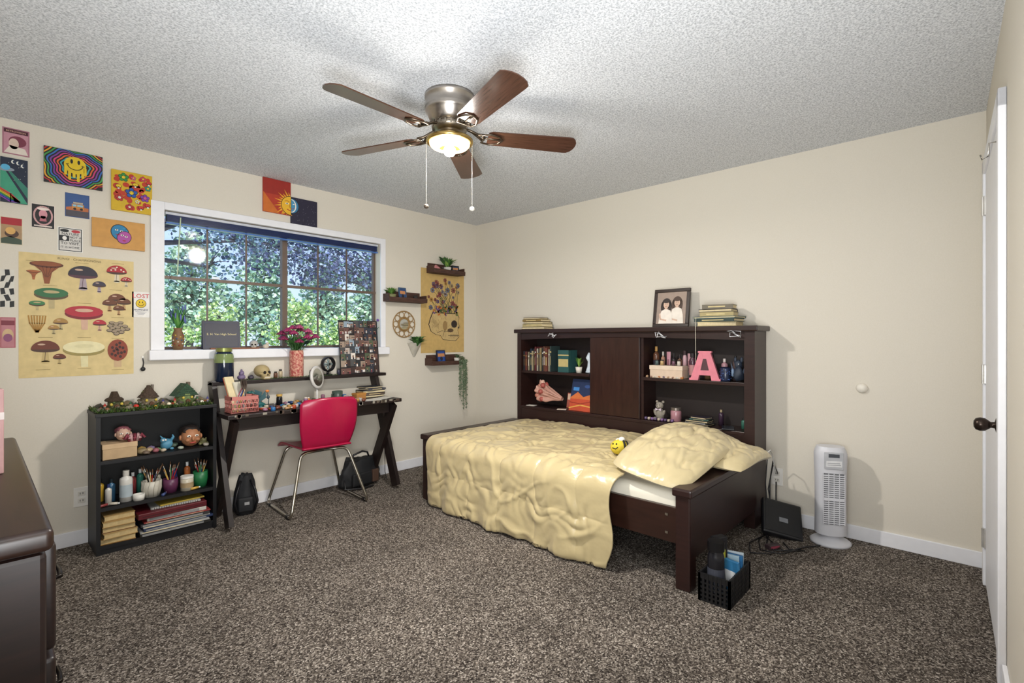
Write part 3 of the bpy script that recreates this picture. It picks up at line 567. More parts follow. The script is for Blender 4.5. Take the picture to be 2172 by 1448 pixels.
# ------------------------------------------------------------ DESK
r=root('writing_desk','black-stained wooden trestle desk with raised rear ledge','desk',(0,0,0))
m=M(DESKM); m.box((1.078,3.42,.712),(2.37,3.86,.74),bev=.004)
rr=random.Random(3)
for k in range(50): x=rr.uniform(1.1,2.34); m.box((x,3.4192,.715+rr.random()*.015),(x+rr.uniform(.004,.03),3.421,.7405),c(['#4a3a30','#5a5044','#8a8478'][k%3]))
m.done('desktop',r)
m=M(DESKM); m.box((1.088,3.755,.905),(2.44,3.855,.93),bev=.003); m.done('rear_ledge',r)
m=M(DESKM); m.box((1.13,3.50,.625),(2.30,3.525,.711)); m.done('apron',r)
def plank(m,x,p,q,w=.085,t=.03):
    d=Vector((0,q[0]-p[0],q[1]-p[1])).normalized(); n=Vector((0,-d.z,d.y))
    P=Vector((x,p[0],p[1])); Q=Vector((x,q[0],q[1])); ex=Vector((t/2,0,0)); vs=[]
    for c0 in (P,Q):
        for sx,sn in ((-1,-1),(1,-1),(1,1),(-1,1)): vs.append(c0+ex*sx+n*(w/2)*sn)
    m.add(vs,[(0,1,2,3),(4,7,6,5),(0,4,5,1),(1,5,6,2),(2,6,7,3),(3,7,4,0)])
for x in (1.103,2.35):
    m=M(c('#1e1412',.45,0,.4,9,stretch=(8,8,1))); plank(m,x,(3.815,.925),(3.47,.022)); plank(m,x+(.031 if x<2 else -.031),(3.47,.70),(3.82,.03)); m.done('leg',r)
# ------------------------------------------------------------ CHAIR
ch=root('chair','crimson plastic chair with chrome sled legs at the desk','chair',(1.74,3.58,0),-4)
redm=c('#a30f3c',.28,0,.06)
def seatf(u,v):
    a=2*u-1; w=.205-.03*v
    return (a*w, .25-.43*v, .445-.022*(1-a*a)*math.sin(pi*min(1,v+.1))-.03*max(0,.12-v)/.12)
m=M(redm); m.grid(seatf,24,20); o=m.done('seat',ch); sd=o.modifiers.new('s','SOLIDIFY'); sd.thickness=.012
def backf(u,v):
    a=2*u-1; w=.165+.045*math.sin(min(1,v*1.6)*pi/2)
    if v>.85: w-=.03*((v-.85)/.15)**2
    z=.43+.38*v; y=-.17-.09*v+.04*a*a*(.5+v*.8)-.02*math.sin(v*pi)
    if v<.12: y+=.03*(1-v/.12)**2
    return (a*w,y,z-.012*a*a*(v>.9))
m=M(redm); m.grid(backf,24,20); o=m.done('backrest',ch); sd=o.modifiers.new('s','SOLIDIFY'); sd.thickness=.012
def arc(pts):
    out=[]
    for i,p in enumerate(pts):
        if 0<i<len(pts)-1:
            p=Vector(p); a=Vector(pts[i-1]); b=Vector(pts[i+1]); d1=(a-p).normalized(); d2=(b-p).normalized(); k=.05
            for t in (0,.25,.5,.75,1): out.append((p+d1*k)*(1-t)**2+p*2*t*(1-t)+(p+d2*k)*t*t)
        else: out.append(Vector(p))
    return out
for s_ in (-1,1):
    X=.28*s_
    m=M(CHR); m.tube(arc([(0,-.1,.415),(.17*s_,-.12,.415),(X,-.24,.012),(X,.24,.012),(.17*s_,.17,.415),(0,.17,.415)]),.0105,n=10); m.done('leg_frame',ch)
    for y0 in (-.2,.15): m=M(BLK); m.tube([(X,y0,.0115),(X,y0+.05,.0115)],.0115); m.done('foot_glide',ch)
# ------------------------------------------------------------ BOOKSHELF
r=root('bookshelf','low black wooden bookshelf with three open shelves','bookshelf',(0,0,0))
SX0,SX1,SY0,SY1=.464,1.070,3.61,3.90
m=M(BLKW); m.box((SX0,SY0,0),(SX0+.02,SY1,.78)); m.box((SX1-.02,SY0,0),(SX1,SY1,.78)); m.box((SX0-.005,SY0-.005,.78),(SX1+.002,SY1,.80),bev=.002); m.box((SX0+.02,SY1-.012,.03),(SX1-.02,SY1-.004,.78),c('#0a0a0d'))
m.box((SX0+.02,SY0+.01,0),(SX1-.02,SY0+.02,.03)); m.done('case',r)
for z in (.03,.245,.51): m=M(BLKW); m.box((SX0+.02,SY0+.003,z),(SX1-.02,SY1-.012,z+.02)); m.done('shelf',r)
def fairy(loc,w,h,wall,roof,style,lab):
    o=root('fairy_house',lab,'fairy house',loc,10)
    m=M(c(wall,.8,0,.4,60,bump=.8)); m.lathe([(0,0),(w*.5,0),(w*.46,h*.3),(w*.44,h*.55),(0,h*.55)],n=10)
    for k in range(26): a=R.random()*6.28; m.ball((w*.5*math.cos(a),w*.5*math.sin(a),.006+h*.4*R.random()*(k%2)),(.010,.010,.008),c([wall,'#4a5a30','#6a6458'][k%3]),nz=.5,sub=1)
    m.done('wall',o)
    m=M(c(roof,.85,0,.5,90,bump=1))
    if style==0: m.lathe([(0,h*.5),(w*.62,h*.5),(w*.62,h*.58),(w*.5,h*.66),(w*.35,h*.7),(w*.2,h),(0,h)],n=9,smooth=False)
    elif style==1:
        for j in range(5):
            r0=w*.62*(1-j*.19); z=h*.46+j*h*.10; m.lathe([(r0,z),(r0*.7,z+h*.14)],n=9,smooth=False,X=RZ(j*17))
        m.lathe([(w*.62,h*.46),(0,h*.5)],n=9); m.cyl((w*.2,0,h*.6),(w*.22,0,h*1.02),w*.09,c('#6a5f54'),n=8)
    else:
        m.prism([(-w*.62,h*.42),(w*.62,h*.42),(w*.32,h*.72),(0,h),(-w*.32,h*.72)],-w*.42,w*.42); m.box((w*.15,-w*.1,h*.6),(w*.3,w*.1,h*1.05),c('#6a5a4a'))
        for j in range(4): m.box((-w*.6+j*w*.09,-w*.44,h*(.42+j*.1)),(w*.6-j*w*.09,-w*.42,h*(.45+j*.1)),c('#2a402c'))
        m.ball((-w*.3,-w*.2,h*.6),(.015,.015,.012),c('#4a6a2e'),nz=.5)
    for k in range(16): a=R.random()*6.28; q=R.random(); m.ball((w*.5*q*math.cos(a),w*.45*q*math.sin(a),h*(.98-.5*q)),(.008,.008,.005),c(['#4a5a2a','#5a6a34',roof][k%3]),nz=.6,sub=1)
    m.done('roof',o)
    m=M(c('#5a3a22')); m.X=T3(0,-w*.49,0); m.prism([(-.012,0),(.012,0),(.012,.03),(0,.038),(-.012,.03)],-.006,.01)
    for sx in (-.025,.025): m.ball((sx,.004,h*.34),(.008,.006,.009),c('#c9b24a'))
    m.X=Matrix(); m.done('door',o)
fairy((.565,3.74,.801),.075,.11,'#4f4f33','#3f3022',0,'tiny thatched fairy house with mossy base')
fairy((.735,3.76,.801),.095,.135,'#7a6e58','#4a3a2e',1,'small stone fairy house with conical roof')
fairy((.925,3.76,.801),.11,.135,'#6a7a4a','#34503a',2,'small fairy house with green gabled roof')
for i,(x,y,s_) in enumerate(((.49,3.68,1),(.62,3.66,1.2),(.655,3.74,1.3),(.79,3.67,1.1),(.825,3.76,1.3),(.86,3.66,.9),(.985,3.68,1.2),(1.02,3.76,1.4),(.69,3.65,.8),(.95,3.65,.9),(.50,3.80,1.5),(.64,3.82,1.6),(.83,3.83,1.6),(1.03,3.83,1.5),(.885,3.68,1.3),(.60,3.70,.8))):
    m=M(c(['#6a6458','#847a68','#4f4a42','#7a6a50'][i%4],.8,0,.3,40)); m.ball((0,0,.011*s_),(.018*s_,.015*s_,.013*s_),nz=.6,ns=12); m.done('garden_rock',loc=(x,y,.8005),rz=i*47,label='small rough rock among moss on the bookshelf',cat='stone',group='rocks in the fairy garden')
for i,(x,y,col) in enumerate(((.515,3.70,'#3a5a8a'),(.635,3.70,'#b8a080'),(.80,3.71,'#a84a3a'),(.865,3.72,'#c8b070'),(.99,3.72,'#5a7a4a'),(1.035,3.67,'#8a7a9a'))):
    m=M(c(col,.6)); m.lathe([(0,0),(.010,0),(.008,.018),(.004,.024),(0,.024)],n=10); m.ball((0,0,.03),(.007,.007,.008),'#d0a888',sub=1); m.lathe([(.009,.033),(.004,.042),(0,.05)],c(['#a82a20','#2a5a3a','#3a3a7a'][i%3]),n=8); m.done('gnome_figurine',loc=(x,y,.801),label='tiny garden gnome figurine standing in the moss',cat='figurine',group='gnomes in the fairy garden')
m=M()
for i in range(4600):
    x=R.uniform(SX0+.005,SX1-.02); y=R.uniform(3.615,3.88) 
    if any(math.hypot(x-a,y-b)<.05 for a,b in ((.565,3.74),(.735,3.76),(.925,3.76))): continue
    e=R.uniform(.006,.019); p=Vector((x,y,.8015)); d=Vector((R.gauss(0,.6),R.gauss(0,.6),1)).normalized(); s2=Vector((d.y,-d.x,0)).normalized()*e*.4
    m.add([p-s2,p+s2,p+d*e*1.6],[(0,1,2)],c(['#36501f','#4f6c28','#283c1a','#5a5a32'][i%4]))
m.done('moss',label='dried green moss spread over the bookshelf top',cat='moss',kind='stuff')
for i,(x,y,s_,col) in enumerate(((.655,3.66,1,'#c5281e'),(.67,3.7,.7,'#c5281e'),(.63,3.69,.6,'#d8c8a0'),(.82,3.66,.9,'#e8dcc0'),(.845,3.69,.7,'#c5281e'),(.80,3.70,.6,'#d8a030'),(1.0,3.66,.8,'#e8e0d0'),(.52,3.66,.8,'#8a5a3a'),(.50,3.72,.7,'#c5281e'),(.75,3.65,.6,'#d8a030'),(1.03,3.7,.7,'#b85a3a'))):
    o=root('toy_mushroom','tiny toadstool ornament in moss','ornament',(x,y,.801),group='tiny mushrooms on the bookshelf')
    m=M(c('#e9e2d0')); m.cyl((0,0,0),(0,0,.02*s_),.004*s_,n=8); m.done('stem',o)
    m=M(c(col,.4)); m.lathe([(.014*s_,.018*s_),(.013*s_,.026*s_),(.007*s_,.032*s_),(0,.034*s_)],n=12); m.lathe([(0,.019*s_),(.014*s_,.018*s_)],n=12); m.done('cap',o)
# shelf 1
m=M(c('#b89c78',.8)); m.box((-.08,-.07,0),(.08,.07,.085),bev=.002); m.box((-.082,-.072,.06),(.082,.072,.088),c('#c4a783',.8),bev=.002); m.done('cardboard_box',loc=(.575,3.70,.531),label='small tan cardboard box on the bookshelf',cat='box')
def head(loc,s_,skin,hair,lab,rz=0):
    o=root('clay_bust',lab,'figurine',loc,rz)
    m=M(c(skin,.6,0,.1)); m.ball((0,0,.05*s_),(.045*s_,.042*s_,.05*s_),sub=3); m.ball((0,-.043*s_,.045*s_),(.008*s_,.01*s_,.013*s_))
    for x in (-1,1): m.ball((x*.046*s_,0,.048*s_),(.007*s_,.01*s_,.014*s_)); m.ball((x*.017*s_,-.037*s_,.058*s_),(.01*s_,.006*s_,.006*s_),'#f2ece2'); m.ball((x*.017*s_,-.042*s_,.058*s_),(.004*s_,.003*s_,.004*s_),'#2a1a12',sub=1); m.ball((x*.022*s_,-.034*s_,.038*s_),(.012*s_,.009*s_,.01*s_))
    m.ball((0,-.039*s_,.024*s_),(.015*s_,.006*s_,.005*s_),'#a8433a'); m.done('face_surface',o)
    m=M(c(hair,.7)); m.ball((0,.012*s_,.076*s_),(.047*s_,.04*s_,.03*s_),nz=.3,ns=9,sub=3); m.done('hair',o)
head((.60,3.70,.62),.8,'#c9a590','#8a5058','painted clay head with curled pink hair on box')
for i in range(5):
    m=M(c('#b5525a')); a=-.9+i*.45; m.tube([(math.sin(a)*.03,-.01,.02),(math.sin(a)*.05,-.015,.05+.01*math.cos(a)),(math.sin(a)*.062,-.02,.035)],[.008,.012,.008],c('#c9a0a0' if i%2 else '#8a3a48')); m.done('clay_tentacle',loc=(.645,3.655,.60),label='curled clay tentacle ornament on the tan box',cat='ornament',group='clay tentacles on the box')
head((.95,3.71,.531),1.25,'#a8724e','#1f1512','brown clay head with short dark hair')
r=root('creature_figurine','small blue clay creature with horns','figurine',(.82,3.71,.531))
m=M(c('#4f8ba8',.5)); m.ball((0,0,.035),(.035,.03,.034),nz=.3); m.ball((-.02,-.01,.06),(.018,.018,.018)); m.tube([(.02,0,.05),(.035,0,.075),(.03,0,.09)],[.01,.008,.003]); m.tube([(-.02,0,.07),(-.035,0,.09)],[.006,.002]); m.ball((-.02,-.03,.008),(.012,.012,.008)); m.ball((.02,-.03,.008),(.012,.012,.008)); m.done('body',r)
m=M(c('#f3f0e8')); m.ball((-.026,-.026,.064),.006); m.ball((-.012,-.027,.064),.006); m.done('eye',r)
for i,(x,y,s_,col) in enumerate(((.69,3.68,1.3,'#8a7a5a'),(.725,3.70,1.1,'#b09a7a'),(.755,3.67,1,'#9a5a62'),(.775,3.70,.8,'#6a8a5a'),(1.02,3.65,.8,'#c8c0b0'),(.70,3.64,.9,'#6a5a4a'),(.88,3.65,.8,'#a8b0a0'),(.745,3.74,1.2,'#7a6a8a'),(.70,3.76,1.2,'#a88a4a'),(.79,3.65,.8,'#c8b8a0'),(.87,3.76,1.1,'#5a6a5a'),(1.03,3.78,1.2,'#9a6a4a'))):
    m=M(c(col,.5)); m.ball((0,0,.014*s_),(.022*s_,.018*s_,.0135*s_),nz=.4); m.done('painted_stone',loc=(x,y,.5305),rz=i*33,label='smooth painted stone on the bookshelf',cat='stone',group='painted stones on the bookshelf')
m=M(c('#7d7a52',.5)); m.ball((0,0,.022),(.022,.03,.022)); m.ball((0,-.022,.034),(.016,.014,.012)); m.ball((-.009,-.028,.045),.005); m.ball((.009,-.028,.045),.005); m.ball((.02,-.01,.01),(.01,.02,.01)); m.ball((-.02,-.01,.01),(.01,.02,.01)); m.done('frog_figurine',loc=(1.02,3.71,.5305),label='small green-brown frog figurine on the bookshelf',cat='figurine')
# shelf 2
bottle((.61,3.68,.266),.032,.18,'#d4d1ca','#c8c4bc','white glue bottle with nozzle on the shelf',neck=.4,label_col='#a8b4ba')
bottle((.525,3.66,.266),.016,.12,'#c8c4bc','#2f3a6a','thin white paint bottle with blue cap')
bottle((.55,3.74,.266),.02,.13,'#3f6a8a','#1f2a30','blue acrylic paint bottle on the shelf')
for i,(x,y,a,b_) in enumerate(((.505,3.78,'#c8a03a','#222222'),(.66,3.78,'#8a3a3a','#e0e0e0'),(.70,3.80,'#3a7a6a','#e0e0e0'),(.785,3.78,'#b8b0a0','#a83a3a'),(.88,3.80,'#2a3a6a','#f0f0f0'),(.95,3.79,'#b86a3a','#f0f0f0'),(1.03,3.80,'#6a6a6a','#1a1a1a'))): bottle((x,y,.266),.018,.13+.01*(i%3),a,b_,'small acrylic paint bottle on the bookshelf',group='acrylic paint bottles on the bookshelf')
def cup(loc,r_,h,col,lab,n=0,name='cup',cat='cup',seed=3,kinds='paintbrush',hh=.17,ribs=0):
    m=M(c(col,.4)); m.lathe([(0,0),(r_*.8,0),(r_*1.02,h*.5),(r_,h),(r_*.92,h),(r_*.88,h*.5),(r_*.7,.006),(0,.006)],n=22)
    if ribs:
        for k in range(12): a=2*pi*k/12; m.tube([(r_*.8*math.cos(a),r_*.8*math.sin(a),.005),(r_*1.02*math.cos(a),r_*1.02*math.sin(a),h*.5),(r_*math.cos(a+.2),r_*math.sin(a+.2),h)],.0025,c('#a8a294'),n=5)
    m.done(name,loc=loc,label=lab,cat=cat)
    rr=random.Random(seed)
    for i in range(n):
        a=rr.random()*6.28; L=hh*rr.uniform(.85,1.1); b=Vector((-math.cos(a)*r_*.3,-math.sin(a)*r_*.3,.008)); kk=r_*.8/h*.8; e=Vector((math.cos(a)*kk*L*.85,math.sin(a)*kk*L*.85,L))
        o=root(kinds,'thin %s standing in a cup'%kinds,kinds,loc,group='%ses in cups'%kinds)
        col2=['#c8a050','#1f2a6a','#a8201c','#1a1a1a','#e8e0d0','#3a7a4a'][rr.randrange(6)]
        m=M(c(col2,.4)); q=b.lerp(e,.78); m.cyl(b,q,.003,n=6); m.done('handle',o)
        m=M(c('#b8b4ac',.3,.8)); m.cyl(q,b.lerp(e,.88),.0035,n=6); m.done('ferrule',o)
        m=M(c('#6a4a30',.9)); m.cyl(b.lerp(e,.88),e,.004,r2=.001,n=6); m.done('tip',o)
cup((.735,3.68,.266),.05,.095,'#bfbaad','cream ribbed ceramic cup holding paintbrushes',10,seed=2,ribs=1)
cup((.835,3.69,.266),.04,.085,'#5a2a4a','purple plastic cup holding brushes',9,seed=4)
cup((1.0,3.69,.266),.042,.10,'#236a3e','green cup full of pens and brushes',9,seed=6)
m=M(c('#c9c0ab',.3)); m.lathe([(0,0),(.035,0),(.036,.07),(.032,.075),(0,.075)]); m.lathe([(0,.0752),(.036,.0752),(.036,.09),(0,.09)],c('#e0dcd4'),smooth=False); m.lathe([(.0365,.02),(.0365,.05)],c('#a08a68')); m.done('paint_jar',loc=(.918,3.665,.266),label='white lidded paint jar on the bookshelf',cat='jar')
m=M(c('#d9d6ce')); m.lathe([(0,0),(.028,0),(.03,.035),(.026,.035),(.024,.006),(0,.006)]); m.done('small_dish',loc=(.665,3.645,.266),label='small white dish on the bookshelf',cat='dish')
for i,(x,a) in enumerate(((.50,20),(.545,-30),(.79,60),(.955,10))): m=M(c(['#8a3a3a','#c8c0b0','#3a4a7a','#c8a04a'][i],.4)); m.tube([(-.025,0,.009),(.02,0,.009)],[.009,.007],n=10); m.tube([(.02,0,.009),(.03,0,.009)],.005,'#e0e0de'); m.done('paint_tube',loc=(x,3.635,.266),rz=a,label='small paint tube lying on the bookshelf',cat='paint tube',group='paint tubes on the bookshelf')
# bottom stacks
z=.0505
for i,(w_,col) in enumerate(((.165,'#98723a'),(.16,'#a98b58'),(.155,'#6a4a2a'),(.15,'#a78753'),(.145,'#987a48'))):
    m=M(c(col,.8)); m.box((-w_/2,-.11,0),(w_/2,.11,.004)); m.box((-w_/2,-.11,.028),(w_/2,.11,.032)); m.box((-w_/2+.004,-.108,.004),(w_/2-.002,.105,.028),c('#c0a878',.8,0,.15,80)); m.done('book',loc=(.57,3.735-.012*(i%2),z),rz=R.uniform(-4,4),label='thick tan book stacked on the bottom shelf',cat='book',group='tan books on the bottom shelf'); z+=.0325
z=.0505
for i,(w_,d_,t,col,lab) in enumerate(((.37,.27,.018,'#26241f','black and white sketchbook'),(.36,.27,.010,'#989896','white magazine'),(.37,.27,.014,'#1c2c50','dark blue folder'),(.35,.26,.010,'#b6b4af','white paper pad'),(.36,.27,.016,'#2a2a2c','black sketchbook'),(.35,.26,.008,'#8a2a2a','red paper folder'),(.31,.26,.022,'#bfbab0','grey printed art pad'))):
    m=M(c(col,.6)); m.box((-w_/2,-d_/2,0),(w_/2,d_/2,t),bev=.002); m.box((-w_/2+.01,-d_/2-.001,.003),(w_/2-.04,-d_/2,t-.003),PAGE if i%2 else c('#888888')); 
    if i==6: m.text('ARTIST',0,.005,.014,c('#222222'),l=1,X=T3(0,-d_/2-.001,0))
    m.done('sketchbook',loc=(.855+R.uniform(-.008,.008),3.742+R.uniform(-.014,.002),z),rz=R.uniform(-3,3),label=lab+' stacked flat on the bottom shelf',cat='sketchbook',group='sketchbooks on the bottom shelf'); z+=t+.0008
m=M(c('#5a1820',.4)); m.box((-.18,-.12,0),(.18,.12,.035),bev=.004); m.box((-.16,-.1205,.012),(.16,-.1195,.018),c('#3a0c12')); m.done('binder',loc=(.83,3.722,z),rz=2,label='dark red binder lying on stacked sketchbooks',cat='binder'); z+=.036
m=M(c('#a8a7a2')); m.box((-.13,-.1,0),(.13,.1,.010)); 
for k in range(20): m.tube([(-.125+k*.0125,-.1,0),(-.125+k*.0125,-.105,.005),(-.125+k*.0125,-.1,.0105)],.0012,c('#444444'),n=4)
m.done('notebook',loc=(.86,3.73,z+.001),rz=-4,label='grey spiral notebook lying on the red binder',cat='notebook'); z+=.0125
m=M(c('#a9923a')); m.box((-.12,-.095,0),(.12,.095,.008)); m.done('notebook',loc=(.885,3.735,z),rz=3,label='yellow notebook on top of the pile',cat='notebook')
# ------------------------------------------------------------ LEDGE ITEMS
LZ=.9305
r=root('mason_jar','large glass jar of dark liquid with green lid','jar',(1.17,3.79,LZ))
m=M(c('#1a2438',.1)); m.lathe([(0,0),(.055,0),(.06,.01),(.06,.17),(.055,.19),(.045,.2),(.045,.205),(0,.205)],n=28); m.lathe([(.0605,.13),(.0605,.17),(.0555,.19)],c('#7a8a58',.15),n=28); m.done('glass_jar',r)
m=M(c('#8a9050',.35,.5)); m.lathe([(0,.2055),(.05,.2055),(.05,.23),(0,.232)],n=28,smooth=False); m.done('lid',r)
def skull(loc,s_,col,lab,rz=0):
    o=root('skull_ornament',lab,'ornament',loc,rz)
    m=M(c(col,.6,0,.1,20)); m.ball((0,.015*s_,.06*s_),(.05*s_,.06*s_,.045*s_),sub=3); m.ball((0,-.03*s_,.035*s_),(.034*s_,.028*s_,.03*s_)); m.box((-.026*s_,-.055*s_,.0),(.026*s_,-.01*s_,.02*s_),bev=.006*s_)
    for x in (-1,1): m.ball((x*.032*s_,-.022*s_,.04*s_),(.012*s_,.02*s_,.009*s_))
    m.done('cranium',o)
    for x in (-1,1): m=M(c('#1f1712',.9)); m.ball((x*.017*s_,-.05*s_,.05*s_),(.011*s_,.009*s_,.011*s_)); m.done('eye_socket',o)
    m=M(c('#1f1712',.9)); m.prism([(-.006*s_,.03*s_),(.006*s_,.03*s_),(0,.042*s_)],-.062*s_,-.05*s_); m.done('nose_cavity',o)
    m=M(c('#d9d0b9'))
    for k in range(6): m.box(((-.02+k*.0068)*s_,-.059*s_,.008*s_),((-.0145+k*.0068)*s_,-.052*s_,.02*s_),bev=.001*s_)
    m.done('teeth',o)
skull((1.43,3.80,LZ),1.0,'#ad9a6e','aged bone-coloured skull ornament on the ledge',12)
m=M(c('#7a6a8a',.5)); m.ball((0,0,.022),(.028,.024,.021),nz=.3); m.ball((0,0,.05),(.018,.018,.018),nz=.4); m.ball((.0,0,.07),.008); m.done('figurine',loc=(1.285,3.80,LZ),label='small lavender ceramic figurine on the ledge',cat='figurine')
m=M(c('#3a3440',.5)); m.ball((0,0,.018),(.02,.02,.0175),nz=.3); m.done('figurine',loc=(1.345,3.79,LZ),label='small dark round trinket on the ledge',cat='figurine')
for i,(x,col) in enumerate(((1.52,'#6a4a3a'),(1.555,'#b8a88a'),(1.79,'#4a5a4a'),(1.83,'#c0a060'),(2.02,'#3a3a4a'))): bottle((x,3.80,LZ),.014,.05+.015*(i%2),col,'#2a2624','tiny bottle standing on the desk ledge',neck=.6,group='tiny bottles on the desk ledge')
m=M(c('#3f5030')); rr=random.Random(31); P=[(1.25+k*.02,3.762+.004*math.sin(k*1.7),LZ+.004) for k in range(38)]; m.tube(P,.002,n=5)
for k in range(260): t=rr.randrange(38); p=Vector(P[t]); a=rr.random()*6.28; e=Vector((math.cos(a)*.012,math.sin(a)*.008,rr.uniform(.0,.012))); s2=Vector((-math.sin(a),math.cos(a),0))*.0035; m.add([p-s2,p+s2,p+e],[(0,1,2)],c(['#3f5a2a','#5a7a3a'][k%2]))
m.done('garland',label='thin green leafy garland lying along the desk ledge',cat='garland')
r=root('rose_vase','pink patterned vase holding a bunch of magenta roses','vase',(1.68,3.81,LZ))
m=M(speckle('pink_ceramic',[(.42,'#a9504e'),(.58,'#d3a38c')],60,.3,.003,.4)); m.lathe([(0,0),(.048,0),(.05,.01),(.05,.19),(.047,.205),(.043,.205),(.042,.02),(0,.02)],n=28); m.done('vase',r)
rr=random.Random(11); m=M(c('#3f6a34'))
hp=[]
for i in range(17):
    a=i*2.4; k=math.sqrt(i/16); p=Vector((.155*k*math.cos(a),.085*k*math.sin(a)-.01,.385-.10*k*k+rr.uniform(-.015,.015))); hp.append(p)
    m.tube([(p.x*.15,p.y*.15,.1),(p.x*.35,p.y*.35,.22),p],.003,n=5)
m.plant(34,.16,.16,.04,[c('#3f6a34'),c('#2f5528')],(0,0,.2),.3,5,.5); m.done('stems',r)
for i,p in enumerate(hp):
    mm=M([c('#7a1a44',.6),c('#962a58',.6),c('#a8486c',.6)][i%3])
    mm.ball((0,0,0),(.014,.014,.018),sub=1)
    for L_ in range(3):
        n=5
        for k in range(n):
            a=2*pi*k/n+L_*.6; rad=.010+.008*L_
            mm.ball((rad*math.cos(a),rad*math.sin(a),.004-.004*L_),(.014,.0045,.016),X=RZ(math.degrees(a)+90)@RX(-18-14*L_),sub=1)
    mm.done('rose',r,loc=p)
r=root('desk_fan','small black round clip-on fan on the ledge','fan',(1.93,3.80,LZ),10)
m=M(BLK); m.lathe([(.05,-.02),(.06,-.015),(.06,.015),(.05,.02)],n=28,X=T3(0,0,.09)@RX(90)); m.tube([(0,0,.032),(0,.01,.01)],.01); m.box((-.025,-.025,0),(.025,.025,.012),bev=.003)
for k in range(12):
    a=pi*k/6; m.tube([(0,-.022,.09),(.052*math.cos(a),-.018,.09+.052*math.sin(a))],.0015,n=4)
m.done('cage',r)
m=M(c('#9fb0b0',.4)); m.ball((0,-.01,.09),(.014,.012,.014))
for k in range(4): m.ball((.025*math.cos(k*pi/2),0,.09+.025*math.sin(k*pi/2)),(.02,.003,.012),X=RY(-k*90))
m.done('fan_blade',r)
# collage
m=M(c('#1c191b')); m.box((-.18,-.006,0),(.18,.006,.45)); m.X=T3(0,-.006,0); rr=random.Random(4)
for i in range(8):
    for j in range(8):
        x=-.178+i*.044+rr.uniform(-.004,.004); z=.006+j*.055+rr.uniform(-.006,.006); x=max(-.179,x); z=max(.001,z); x1=x+rr.uniform(.036,.052); z1=z+rr.uniform(.044,.062); x1=min(x1,.179); z1=min(z1,.449)
        b0=rr.choice(['#3a2a28','#6a5048','#2f3340','#7a6058','#9a8878','#3a4048','#6a4a44','#b8aca4','#4a4a4a','#24282c','#5a4038','#4f5a44','#cfc4b8','#8a9aa8','#d8cfc4'])
        l0=1+((i*3+2*j)%5)*.15
        m.rect(x,z,x1,z1,c(b0),l0)
        for q in range(rr.randrange(1,4)):
            cx=rr.uniform(x+.008,x1-.008); m.rect(cx-.006,z+.002,cx+.006,z+.02,c(rr.choice(['#c8c4c0','#2a2a3a','#7a3a40','#1a1a1a','#80807a','#e0dcd8'])),2.2); m.ell(cx,z+.026,.005,.0065,c(rr.choice(['#d0a088','#b0806a','#d8b098'])),3,8); m.ell(cx,z+.0295,.0055,.0045,c(rr.choice(['#1a1412','#3a2418','#6a4a2a'])),3.4,8)
m.X=Matrix(); m.done('photo_collage',loc=(2.22,3.80,LZ),rot=(math.radians(-6),0,0),label='board covered with many small snapshot photos',cat='photo collage')
# sill items
SZ=1.151
r=root('flower_vase','painted terracotta vase with lavender and green stems','vase',(.925,3.90,SZ))
m=M(c('#7a5a3c',.6,0,.3,40)); m.lathe([(0,0),(.026,0),(.034,.03),(.036,.09),(.026,.12),(.022,.13),(.027,.145),(.022,.145),(.016,.13),(0,.12)],n=20)
for i in range(14): a=-1.6+(i-7)*.2; m.ball((.035*math.cos(a),.035*math.sin(a),.03+(i*5%7)*.011),.006,c(['#c8a84a','#3a5a7a','#d8d0c0','#8a3a2a'][i%4]),sub=1)
m.done('vase',r)
m=M(); m.plant(60,.19,.09,.014,[c('#4c8a3a'),c('#2f6a3a'),c('#6aa050')],(0,0,.13),.15,3,.6); 
for i in range(11): a=i*.7; m.tube([(0,0,.13),(.04*math.cos(a),.03*math.sin(a),.28-.01*i)],.0025,'#4c8a3a',n=5); m.ball((.042*math.cos(a),.032*math.sin(a),.285-.01*i),(.006,.006,.022),'#5f6aa8')
m.done('flowers',r)
m=M(c('#1a1a30',.45)); m.box((-.12,-.004,0),(.12,.004,.205),bev=.002); 
m.X=T3(0,-.0045,0); m.line([(-.105,.015),(.105,.015),(.105,.19),(-.105,.19),(-.105,.015)],.0015,c('#3a4468'),1); m.text('E. H. Van High School',0,.1,.021,c('#d8c88a',.4),l=1)
m.X=Matrix(); m.box((-.12,-.004,0),(.12,.004,.205),X=T3(0,.05,.0)@RX(14)) ; m.done('diploma_cover',loc=(1.195,3.905,SZ),rot=(math.radians(-12),0,math.radians(-4)),label='navy diploma cover with gold school lettering standing open',cat='diploma cover')
skull((1.41,3.92,SZ),.6,'#b9b4ac','small grey skull ornament on the windowsill',-20)
m=M(c('#8a5a40',.6)); m.box((-.16,-.012,0),(.16,.012,.01)); m.done('incense_tray',loc=(1.27,3.875,SZ),label='thin wooden incense tray lying on the windowsill',cat='tray')
m=M(c('#c8bca8',.5)); m.ball((0,0,.018),(.024,.02,.018),nz=.3); m.ball((.01,0,.036),(.012,.011,.012)); m.done('figurine',loc=(1.49,3.90,SZ),label='small pale shell figurine on the windowsill',cat='figurine')
r=root('flower_sprig','tall glass bottle with thin purple flower sprig','vase',(2.43,3.93,SZ)); m=M(c('#6a7a6a',.1)); m.lathe([(0,0),(.02,0),(.02,.08),(.008,.1),(.008,.12),(0,.12)]); m.done('bottle_body',r)
m=M(c('#4a6a3a')); m.plant(9,.14,.08,.012,c('#3f6a34'),(0,0,.11),.1,8); m.ball((.03,-.01,.24),.012,'#6a4a9a'); m.ball((-.02,0,.22),.01,'#6a4a9a'); m.done('sprig',r)
